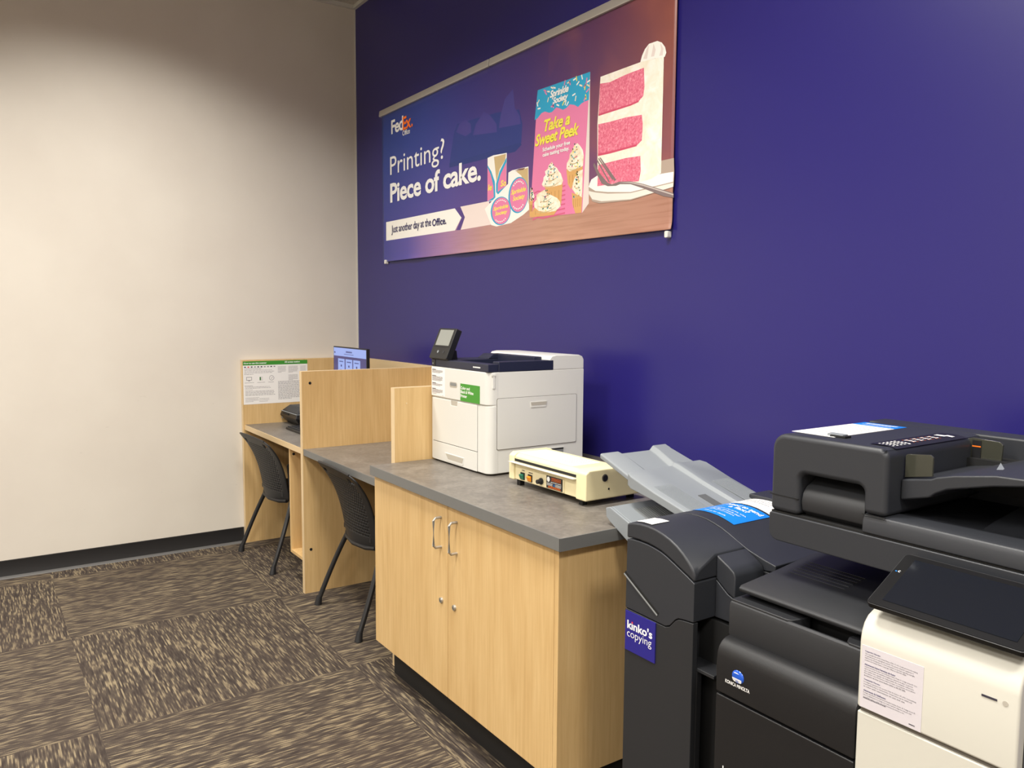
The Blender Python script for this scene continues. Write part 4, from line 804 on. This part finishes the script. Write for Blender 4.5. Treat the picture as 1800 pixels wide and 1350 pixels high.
# upper catch tray (rises away from the finisher)
def trz(x, z0=0.967, k=0.268): return z0+(3.73-x)*k
def tray(name, secs, thick, mtl):
    """secs: list of (x, [(y, dz), ...]) cross sections with the same count"""
    b = MB(); n = len(secs[0][1]); vs = []
    for x, cs in secs: vs += [(x, y, trz(x)+dz) for y, dz in cs]
    for x, cs in secs: vs += [(x, y, trz(x)+dz-thick(x)) for y, dz in cs]
    N = n*len(secs); fs = []
    for i in range(len(secs)-1):
        for j in range(n-1):
            a = i*n+j; fs.append((a, a+1, a+n+1, a+n)); fs.append((N+a, N+a+n, N+a+n+1, N+a+1))
        fs.append((i*n, i*n+n, N+i*n+n, N+i*n)); fs.append((i*n+n-1, N+i*n+n-1, N+i*n+2*n-1, i*n+2*n-1))
    fs.append(tuple(range(n))+tuple(N+j for j in range(n-1, -1, -1))); l = (len(secs)-1)*n
    fs.append(tuple(l+j for j in range(n-1, -1, -1))+tuple(N+l+j for j in range(n)))
    return b.add(vs, fs, mtl).build(name, fin, 0.003, 2)
t1 = tray('upper_tray', [(3.476, [(-0.652, -0.004), (-0.64, 0.0), (-0.575, 0.0), (-0.565, 0.0), (-0.472, 0.0), (-0.462, 0.010), (-0.44, 0.010), (-0.43, 0.006), (-0.35, 0.006), (-0.34, 0.0)]),
                  (3.50, [(-0.662, -0.004), (-0.65, 0.002), (-0.575, 0.002), (-0.565, 0.0), (-0.472, 0.0), (-0.462, 0.012), (-0.44, 0.012), (-0.43, 0.008), (-0.342, 0.008), (-0.332, 0.0)]),
                  (3.60, [(-0.664, -0.006), (-0.652, 0.0), (-0.575, 0.0), (-0.565, -0.003), (-0.472, -0.003), (-0.462, 0.006), (-0.44, 0.006), (-0.43, 0.002), (-0.342, 0.002), (-0.332, -0.006)]),
                  (3.73, [(-0.664, -0.004), (-0.652, 0.0), (-0.575, 0.0), (-0.565, -0.003), (-0.472, -0.003), (-0.462, 0.004), (-0.44, 0.004), (-0.43, 0.0), (-0.342, 0.0), (-0.332, -0.006)])],
          lambda x: 0.036 if x < 3.55 else 0.024, 'ltgrey')
t2 = tray('tray_extension', [(3.345, [(-0.648, -0.002), (-0.642, 0.0), (-0.575, 0.0), (-0.565, -0.008), (-0.44, -0.008), (-0.425, 0.006), (-0.37, 0.006), (-0.362, 0.0)]),
                  (3.372, [(-0.652, -0.002), (-0.645, 0.002), (-0.575, 0.002), (-0.565, -0.010), (-0.44, -0.010), (-0.425, 0.004), (-0.37, 0.004), (-0.362, -0.004)]),
                  (3.49, [(-0.652, -0.014), (-0.645, -0.010), (-0.575, -0.010), (-0.565, -0.014), (-0.47, -0.014), (-0.455, 0.002), (-0.37, 0.002), (-0.362, -0.008)])],
          lambda x: 0.014, 'ltgrey')
for ya, xa in ((-0.645, 3.58), (-0.425, 3.60)):
    b = MB()
    for k in range(12): b.box(xa, 3.73, ya+k*0.006, ya+k*0.006+0.003, 0, 0.0014, 'ltgrey')
    b.v = [(x, y, z+trz(x)+(0.0002 if ya < -0.5 else 0.0022)) for x, y, z in b.v]; b.build('grip_ribs', t1)
b = MB(); b.box(3.655, 3.73, -0.545, -0.515, 0, 0.002, 'slot_grey'); b.v = [(x, y, z+trz(x)-0.0032) for x, y, z in b.v]; b.build('paper_stop', t1)
# lower catch tray
b = MB(); k2 = 0.38
pts = [(3.452, 0.930), (3.470, 0.936), (3.73, 0.845), (3.73, 0.800), (3.56, 0.845), (3.470, 0.893), (3.455, 0.904)]
b.prism(pts, 'y', -0.715, -0.705, 'ltgrey'); b.prism([(3.452, 0.930), (3.470, 0.936), (3.73, 0.845), (3.73, 0.82), (3.47, 0.905), (3.455, 0.910)], 'y', -0.705, -0.40, 'ltgrey')
lt = b.build('lower_tray', fin, 0.003)
b = MB()
for k in range(26):
    y_ = -0.645+k*0.009; b.box(3.50, 3.72, y_, y_+0.004, 0, 0.0016, 'midgrey')
b.v = [(x, y, z+0.936-(x-3.47)*0.35) for x, y, z in b.v]; b.build('grip_ribs', lt)

# ------------------------------------------------------------------ photocopier
cop = thing('photocopier', 'large black photocopier with white control column and tilted touch screen', 'copier', (4.36, -0.5, 0.0))
X0, X1 = 4.046, 4.662
MB().box(X0+0.006, X1, -0.84, -0.16, 0.03, 0.80, 'black').build('body', cop, 0.004)
for x_ in (X0+0.06, X1-0.06):
    for y_ in (-0.78, -0.22): MB().cyl((x_-0.014, y_, 0.0305), (x_+0.014, y_, 0.0305), 0.0304, 'void', n=16).build('caster', cop)
# front door with bullnose top
pf_ = [(-0.84, 0.782), (-0.862, 0.782)]+[(-0.862-0.036*math.sin(math.radians(a)), 0.746+0.036*math.cos(math.radians(a))) for a in range(15, 91, 15)]+[(-0.900, 0.72), (-0.898, 0.662), (-0.84, 0.662)]
MB().prism(pf_, 'x', X0, 4.383, 'black').build('front_door', cop, 0.003)
MB().box(X0, 4.383, -0.898, -0.84, 0.40, 0.657, 'black').build('paper_drawer', cop, 0.003)
MB().box(X0, 4.383, -0.898, -0.84, 0.20, 0.396, 'black').build('paper_drawer', cop, 0.003)
MB().box(X0, 4.383, -0.898, -0.84, 0.06, 0.196, 'black').build('paper_drawer', cop, 0.003)
# logo
lg = MB()
gx, gz = (4.1076, 0.7167)
vs = []; fs = []; nr, ns_ = 6, 24
for i in range(nr+1):
    rr = math.sin(math.pi/2*i/nr); hh = math.cos(math.pi/2*i/nr)
    for k in range(ns_): a = 2*math.pi*k/ns_; vs.append((gx+0.0165*rr*math.cos(a), -0.8995-0.004*hh, gz+0.0145*rr*math.sin(a)))
for i in range(nr):
    for k in range(ns_): fs.append((i*ns_+k, i*ns_+(k+1) % ns_, (i+1)*ns_+(k+1) % ns_, (i+1)*ns_+k))
lg.add(vs, fs, 'blue_glass'); em = lg.build('emblem', cop)
t = MB()
for i, (zz, hw_) in enumerate(((-0.0035, 0.0125), (-0.006, 0.0125), (-0.0085, 0.0115), (-0.0105, 0.0095))): rect(t, plane_y(-0.9038+0.0006*i), gx-hw_, gx+hw_, gz+zz-0.0008, gz+zz+0.0008, 'white_ink')
fp(t, plane_y(-0.9040), [(gx-0.009, gz+0.008), (gx+0.006, gz+0.0085), (gx+0.001, gz+0.0105), (gx-0.005, gz+0.0105)], 'white_ink')
t.build('emblem_stripes', em, recalc=False); t = MB()
lay(t, 'KONICA MINOLTA', plane_y(-0.9004), 4.074, 4.140, 0.6925, 0.7005, 'white_ink', 0.02)
t.build('brand_lettering', cop, recalc=False); t = MB()
lay(t, 'bizhub', plane_y(-0.8985), 4.072, 4.150, 0.463, 0.498, 'white_ink', 0.0)
t.build('model_lettering', cop, recalc=False)
# upper deck
pu = [(-0.86, 0.778), (-0.862, 0.79), (-0.862, 0.850), (-0.859, 0.858), (-0.853, 0.862), (-0.848, 0.861), (-0.843, 0.845), (-0.80, 0.84), (-0.80, 0.788), (-0.84, 0.784)]
ud = MB().prism(pu, 'x', X0, 4.384, 'char2').build('upper_deck', cop, 0.002)
for xa, xb, xo in ((X0, 4.195, 4.212), (4.332, 4.384, 4.32)):
    sg = (xb, xo) if xa == X0 else (xo, xa)
    if xa == X0: pl_ = [(xa, -0.856), (4.195, -0.856), (4.203, -0.85), (4.212, -0.822), (4.212, -0.80), (xa, -0.80)]
    else: pl_ = [(4.32, -0.80), (4.32, -0.83), (4.328, -0.848), (4.336, -0.856), (4.384, -0.856), (4.384, -0.80)]
    MB().prism(pl_, 'z', 0.84, 0.865, 'char2').build('deck_top', ud, 0.002)
MB().box(X0+0.006, X1, -0.78, -0.16, 0.80, 0.872, 'void').build('inner_frame', cop)
# output tray surface inside the cavity
tp = [(-0.834, 0.8785), (-0.836, 0.886), (-0.828, 0.892), (-0.70, 0.905), (-0.60, 0.918), (-0.45, 0.930), (-0.25, 0.935), (-0.25, 0.872), (-0.82, 0.872)]
ot = MB().prism(tp, 'x', X0+0.002, 4.386, 'char2').build('output_tray', cop, 0.003, 2)
MB().prism([(-0.62, 0.872), (-0.58, 0.935), (-0.25, 0.95), (-0.25, 0.872)], 'x', 4.30, X1-0.01, 'void').build('tray_well', cop, 0.004)
b = MB()
for k in range(6):
    y_ = -0.695+k*0.015; z_ = 0.905+(y_+0.70)*0.13; b.box(X0+0.03, 4.22, y_, y_+0.0035, z_-0.002, z_+0.0014, 'char')
b.build('tray_ribs', ot)
MB().box(4.25, X1, -0.30, -0.16, 0.872, 0.99, 'char2').build('rear_pillar', cop, 0.004)
MB().box(4.40, X1, -0.84, -0.30, 0.872, 0.99, 'char2').build('right_pillar', cop, 0.006)
# scanner unit
SY = -0.750
MB().prism(rrect(4.058, X1, 0.990, 1.0535, 0.006, 4)[0:10]+[(4.058, 0.99+0.022)]+[(4.058+0.022-0.022*math.cos(math.radians(a)), 1.012-0.022*math.sin(math.radians(a))) for a in (30, 60, 90)]+[(X1, 0.99)], 'y', SY, -0.16, 'char').build('scanner_unit', cop, 0.003)
MB().box(4.062, X1-0.004, SY+0.004, -0.17, 1.0535, 1.0575, 'void').build('lid_gap', cop)
MB().prism([(-0.75, 1.0575), (-0.75, 1.083), (-0.745, 1.0935), (-0.735, 1.097), (-0.69, 1.0965), (-0.63, 1.088), (-0.16, 1.088), (-0.16, 1.0575)], 'x', 4.287, X1, 'char').build('document_cover', cop, 0.003)
# document feeder head: shell with a notch in its front
sh = [(4.059, 1.0575)]+[(4.059, 1.20)]+[(4.059+0.034-0.034*math.cos(math.radians(a)), 1.201+0.034*math.sin(math.radians(a))) for a in range(15, 91, 15)]
sh += [(4.318-0.0, 1.235), (4.328, 1.232), (4.3365, 1.224), (4.3365, 1.0965), (4.286, 1.0965), (4.286, 1.135)]+[(4.286-0.016+0.016*math.cos(math.radians(a)), 1.136+0.016*math.sin(math.radians(a))) for a in range(15, 91, 15)]+[(4.150, 1.152)]+[(4.150-0.016*math.sin(math.radians(a)), 1.136+0.016*math.cos(math.radians(a))) for a in range(15, 91, 15)]+[(4.134, 1.0575)]
hd = MB().prism(sh, 'y', SY, -0.335, 'char').build('feeder_head', cop, 0.012, 4)
ncov = [(-0.722, 1.0575), (-0.738, 1.07), (-0.742, 1.09), (-0.738, 1.108), (-0.726, 1.122), (-0.705, 1.132), (-0.68, 1.15), (-0.60, 1.152), (-0.60, 1.0575)]
MB().prism(ncov, 'x', 4.136, 4.286, 'char2').build('roller_cover', cop, 0.002)
MB().box(4.059, 4.134, SY-0.0008, SY+0.003, 1.0945, 1.0962, 'void').box(4.286, 4.336, SY-0.0008, SY+0.003, 1.0945, 1.0962, 'void').build('head_seam', cop)
MB().box(4.059, 4.70, -0.375, -0.30, 1.0575, 1.236, 'char').build('rear_rail', cop, 0.006)
MB().box(4.3365, 4.70, -0.44, -0.375, 1.12, 1.19, 'void').build('feed_throat', cop)
# icon strip on the right shoulder of the head
isx = lambda u, v: (4.275+0.058*v, -0.735+u, 1.2362-0.0105*max(0, v-0.62)**1.2*1.2+0.0006)
b = MB()
for i in range(8): fp(b, isx, [(0.02, i/8), (0.30, i/8), (0.30, (i+1)/8), (0.02, (i+1)/8)], 'black')
ist = b.build('icon_strip', cop, recalc=False)
t = MB(); is2 = lambda u, v: (lambda p: (p[0], p[1], p[2]+0.0006))(isx(u, v)); rg = random.Random(4)
for i in range(5):
    u = 0.03+i*0.014
    for k in range(5): rect(t, is2, u, u+0.007, 0.2+0.13*k, 0.2+0.13*k+rg.uniform(0.04, 0.09), 'white_ink')
for i in range(4):
    u = 0.115+i*0.03; frame = 0.0016
    rect(t, is2, u, u+0.014, 0.30, 0.36, 'white_ink'); rect(t, is2, u, u+0.014, 0.60, 0.66, 'white_ink'); rect(t, is2, u+0.002, u+0.012, 0.42, 0.54, 'white_ink')
    fp(t, is2, [(u-0.001, 0.24), (u+0.001, 0.24), (u+0.016, 0.72), (u+0.014, 0.72)], 'orange_ink'); fp(t, is2, [(u+0.014, 0.24), (u+0.016, 0.24), (u+0.001, 0.72), (u-0.001, 0.72)], 'orange_ink')
rect(t, is2, 0.245, 0.262, 0.20, 0.62, 'white_ink'); rect(t, is2, 0.258, 0.272, 0.5, 0.78, 'white_ink')
t.build('icons', ist, recalc=False)
MB().box(4.168, 4.205, -0.695, -0.672, 1.2352, 1.2395, 'void').box(4.158, 4.196, -0.690, -0.670, 1.2352, 1.2415, 'ltgrey').build('release_latch', cop, 0.0008)
# printed half-page label on the feeder top
tl = MB().box(4.074, 4.182, -0.700, -0.466, 1.2352, 1.2358, 'paper').box(4.074, 4.182, -0.466, -0.412, 1.2352, 1.2358, 'blue').build('top_label', cop); tl['label'] = 'white and blue paper label'
t = MB(); f_ = plane_z(1.2361); bars(t, f_, 4.084, 4.172, -0.482, 12, 0.0155, 0.0035, 'ink_l', rg, 0.5); t.build('lettering', tl, recalc=False); t = MB(); bars(t, f_, 4.088, 4.170, -0.424, 1, 0.01, 0.010, 'white_ink', rg, 1); bars(t, f_, 4.09, 4.165, -0.446, 1, 0.01, 0.004, 'white_ink', rg, 1)
t.build('lettering', tl, recalc=False)
# original feed tray
fl = [(4.3375, 1.171), (4.398, 1.182), (4.408, 1.187), (4.441, 1.196), (4.516, 1.209), (4.565, 1.2105), (4.70, 1.213), (4.70, 1.201), (4.565, 1.196), (4.512, 1.187), (4.43, 1.166), (4.408, 1.154), (4.396, 1.144), (4.3375, 1.128)]
ft = MB().prism(fl, 'y', -0.702, -0.38, 'char').build('feed_tray', cop, 0.004, 2)
MB().prism([(4.340, 1.174), (4.396, 1.185), (4.396, 1.223), (4.390, 1.2275), (4.344, 1.2225), (4.340, 1.219)], 'y', -0.694, -0.688, 'smoke').build('paper_guide', ft, 0.0015)
rgd = MB().prism([(4.290, 1.168), (4.40, 1.188), (4.402, 1.225), (4.395, 1.231), (4.34, 1.2335), (4.325, 1.229), (4.316, 1.216), (4.290, 1.214)], 'y', -0.424, -0.417, 'smoke').build('paper_guide', ft, 0.0015)
MB().box(4.340, 4.358, -0.426, -0.424, 1.182, 1.228, 'black').box(4.340, 4.358, -0.4265, -0.426, 1.214, 1.2165, 'orange_ink').build('guide_label', rgd)
b = MB(); b.poly([(*p, z_) for p, z_ in zip([(4.4197, -0.4692), (4.4744, -0.608), (4.4836, -0.5933)], (1.1925, 1.201, 1.201))], 'ltgrey'); b.v = [(x, y, z+0.002) for x, y, z in b.v]; b.build('size_arrow', ft, recalc=False)
MB().prism([(-0.66, 1.0885), (-0.60, 1.10), (-0.45, 1.12), (-0.375, 1.125), (-0.375, 1.0885)], 'x', 4.47, 4.66, 'char').build('exit_ramp', cop, 0.01, 3)
# white control column
wc = [(-0.80, 0.955), (-0.842, 0.9545), (-0.862, 0.951), (-0.878, 0.944), (-0.890, 0.932), (-0.897, 0.917), (-0.900, 0.90), (-0.900, 0.7705), (-0.80, 0.7705)]
cc = MB().prism(wc, 'x', 4.386, X1, 'white_pl2').build('control_column', cop, 0.005, 3)
MB().box(4.386, X1, -0.898, -0.80, 0.06, 0.7625, 'white_pl2').build('column_door', cop, 0.003)
MB().box(4.390, X1-0.004, -0.893, -0.80, 0.7625, 0.7705, 'seam').build('column_gap', cop)
MB().box(X1, X1+0.004, -0.88, -0.16, 0.06, 0.95, 'black').build('right_side_panel', cop, 0.002)
MB().box(4.604, 4.628, -0.9008, -0.8995, 0.8805, 0.884, 'ink').cyl((4.6405, -0.8995, 0.882), (4.6405, -0.9006, 0.882), 0.0045, 'recess', n=14).build('status_light', cop)
wl = MB().box(4.392, 4.508, -0.9006, -0.900, 0.7735, 0.892, 'paper_l').build('warning_notice', cop); wl['label'] = 'laminated notice with four copyright warnings'
t = MB(); f_ = plane_y(-0.9009); rg = random.Random(21); u0 = 4.3985; W = 0.099
def heading(s, frac, v): lay(t, s, f_, u0, u0+W*frac, v-0.0032, v, 'ink_n', 0.02)
v = 0.8835
for s, frac, lines in (('Copyright Warning', 0.30, ('The copyright law of the United States (Title 17, U.S. Code) governs the making', 'of reproductions of copyrighted material. The person using this equipment is', 'liable for any infringement. For more information on the laws regarding copyright,', 'contact the United States Copyright Office at 202-707-3000.')),
                       ('Advertencia Sobre Derechos de Autor', 0.60, ('La ley de derechos de autor de los Estados Unidos (Titulo 17, Codigo de los EE. UU.)', 'rige la reproduccion de material protegido por derechos de autor. La persona', 'que utiliza este equipo es responsable de cualquier infraccion.', 'Para obtener mas informacion sobre las leyes, comuniquese con la Oficina', 'de Derechos de Autor de los Estados Unidos al 202-707-3000.')),
                       ('Counterfeit Warning', 0.32, ('It is illegal to reproduce U.S. currency (Title 18, Sections 471-474). Counterfeiting', 'is punishable by fine or imprisonment. Certain items may be copied only', 'in color with restrictions on size and use.')),
                       ('Advertencia de Falsificacion', 0.44, ('Es ilegal reproducir la moneda de los Estados Unidos (Titulo 18, Codigo de los EE.', 'UU.). La falsificacion se castiga con multa o prision. Algunos articulos solo', 'se pueden copiar a color con restricciones de tamano y uso.'))):
    heading(s, frac, v); v -= 0.0049
    for q, ln_ in enumerate(lines):
        lay(t, ln_, f_, u0, u0+W*(1.0-0.07*((q*3) % 4)/3 if q < len(lines)-1 else 0.8), v-0.0027, v, 'ink', 0.0); v -= 0.0041
    v -= 0.0035
bars(t, f_, u0, u0+0.045, 0.7935, 1, 0.003, 0.0013, 'ink', rg, 1); bars(t, f_, u0+0.088, u0+0.099, 0.781, 1, 0.003, 0.0018, 'ink', rg, 1)
t.build('lettering', wl, recalc=False)
# tilted tablet
ang = math.atan2(0.125, 0.066)
tt = tilt((4.396, -0.906, 0.976), ang, 1)
b = MB(); tslab(b, tt, rrect(0, 0.272, 0, 0.150, 0.010), -0.012, -0.001, 'bezel'); tb_ = b.build('touch_screen', cop, 0.002, 2)
b = MB(); tslab(b, tt, rrect(0.001, 0.271, 0.001, 0.149, 0.010), -0.002, -0.0012, 'rim'); tslab(b, tt, rrect(0.0025, 0.2695, 0.0025, 0.1475, 0.009), -0.0012, -0.0002, 'bezel'); b.build('glass_rim', tb_)
b = MB(); tslab(b, tt, rrect(0.0245, 0.252, 0.017, 0.136, 0.001), 0.0, 0.0006, 'screen_off'); b.build('display', tb_)
t = MB(); lay(t, 'C', lambda u, v: tt(u, v, 0.0007), 0.0125, 0.0165, 0.094, 0.099, 'white_ink', 0.02); rect(t, lambda u, v: tt(u, v, 0.0007), 0.0075, 0.0105, 0.0945, 0.0965, 'blue'); t.build('touch_mark', tb_, recalc=False)
MB().prism([(-0.865, 0.951), (-0.83, 1.005), (-0.80, 1.015), (-0.78, 0.955)], 'x', 4.46, 4.62, 'black').build('screen_mount', cop, 0.003)

# ------------------------------------------------------------------ lights
def area(name, x, y, sx, sy, power, spread, col=(1.0, 0.967, 0.905)):
    l = bpy.data.lights.new(name, 'AREA'); l.shape = 'RECTANGLE'; l.size = sx; l.size_y = sy; l.energy = power; l.spread = math.radians(spread); l.color = col
    o = bpy.data.objects.new(name, l); C.objects.link(o); o.location = (x, y, H-0.012); return o
for x in (1.22, 3.66, 6.1):
    for y in (-1.55, -3.4, -5.2): area('ceiling_lamp', x, y, 0.6, 0.6, LP*(0.5 if x < 2 else 0.85), SPR if x < 2 else 158)
w = bpy.data.worlds.new('room_air'); bpy.context.scene.world = w; w.use_nodes = True
w.node_tree.nodes['Background'].inputs[0].default_value = (0.05, 0.05, 0.05, 1); w.node_tree.nodes['Background'].inputs[1].default_value = 0.0

# ------------------------------------------------------------------ camera
cd = bpy.data.cameras.new('camera'); cam = bpy.data.objects.new('camera', cd); C.objects.link(cam)
cd.sensor_fit = 'HORIZONTAL'; cd.sensor_width = 36.0; cd.lens = 28.0995; cd.clip_start = 0.02; cd.clip_end = 60
yaw, pit, rol = (0.597388, 0.088446, -0.006744)
fwd = Vector((-math.cos(yaw)*math.cos(pit), math.sin(yaw)*math.cos(pit), -math.sin(pit))); right = Vector((math.sin(yaw), math.cos(yaw), 0)); down = fwd.cross(right)
r2 = math.cos(rol)*right+math.sin(rol)*down; d2 = -math.sin(rol)*right+math.cos(rol)*down
mw = Matrix((r2, -d2, -fwd)).transposed().to_4x4(); mw.translation = Vector((5.2114, -2.2487, 1.5))
cam.matrix_world = mw; bpy.context.scene.camera = cam
s = bpy.context.scene
s.view_settings.view_transform = 'Standard'; s.view_settings.look = 'None'; s.view_settings.gamma = 1.0; s.view_settings.use_curve_mapping = False; s.view_settings.exposure = EXPO
s.cycles.max_bounces = 8
for o in bpy.data.objects:
    if '_local' in o: del o['_local']
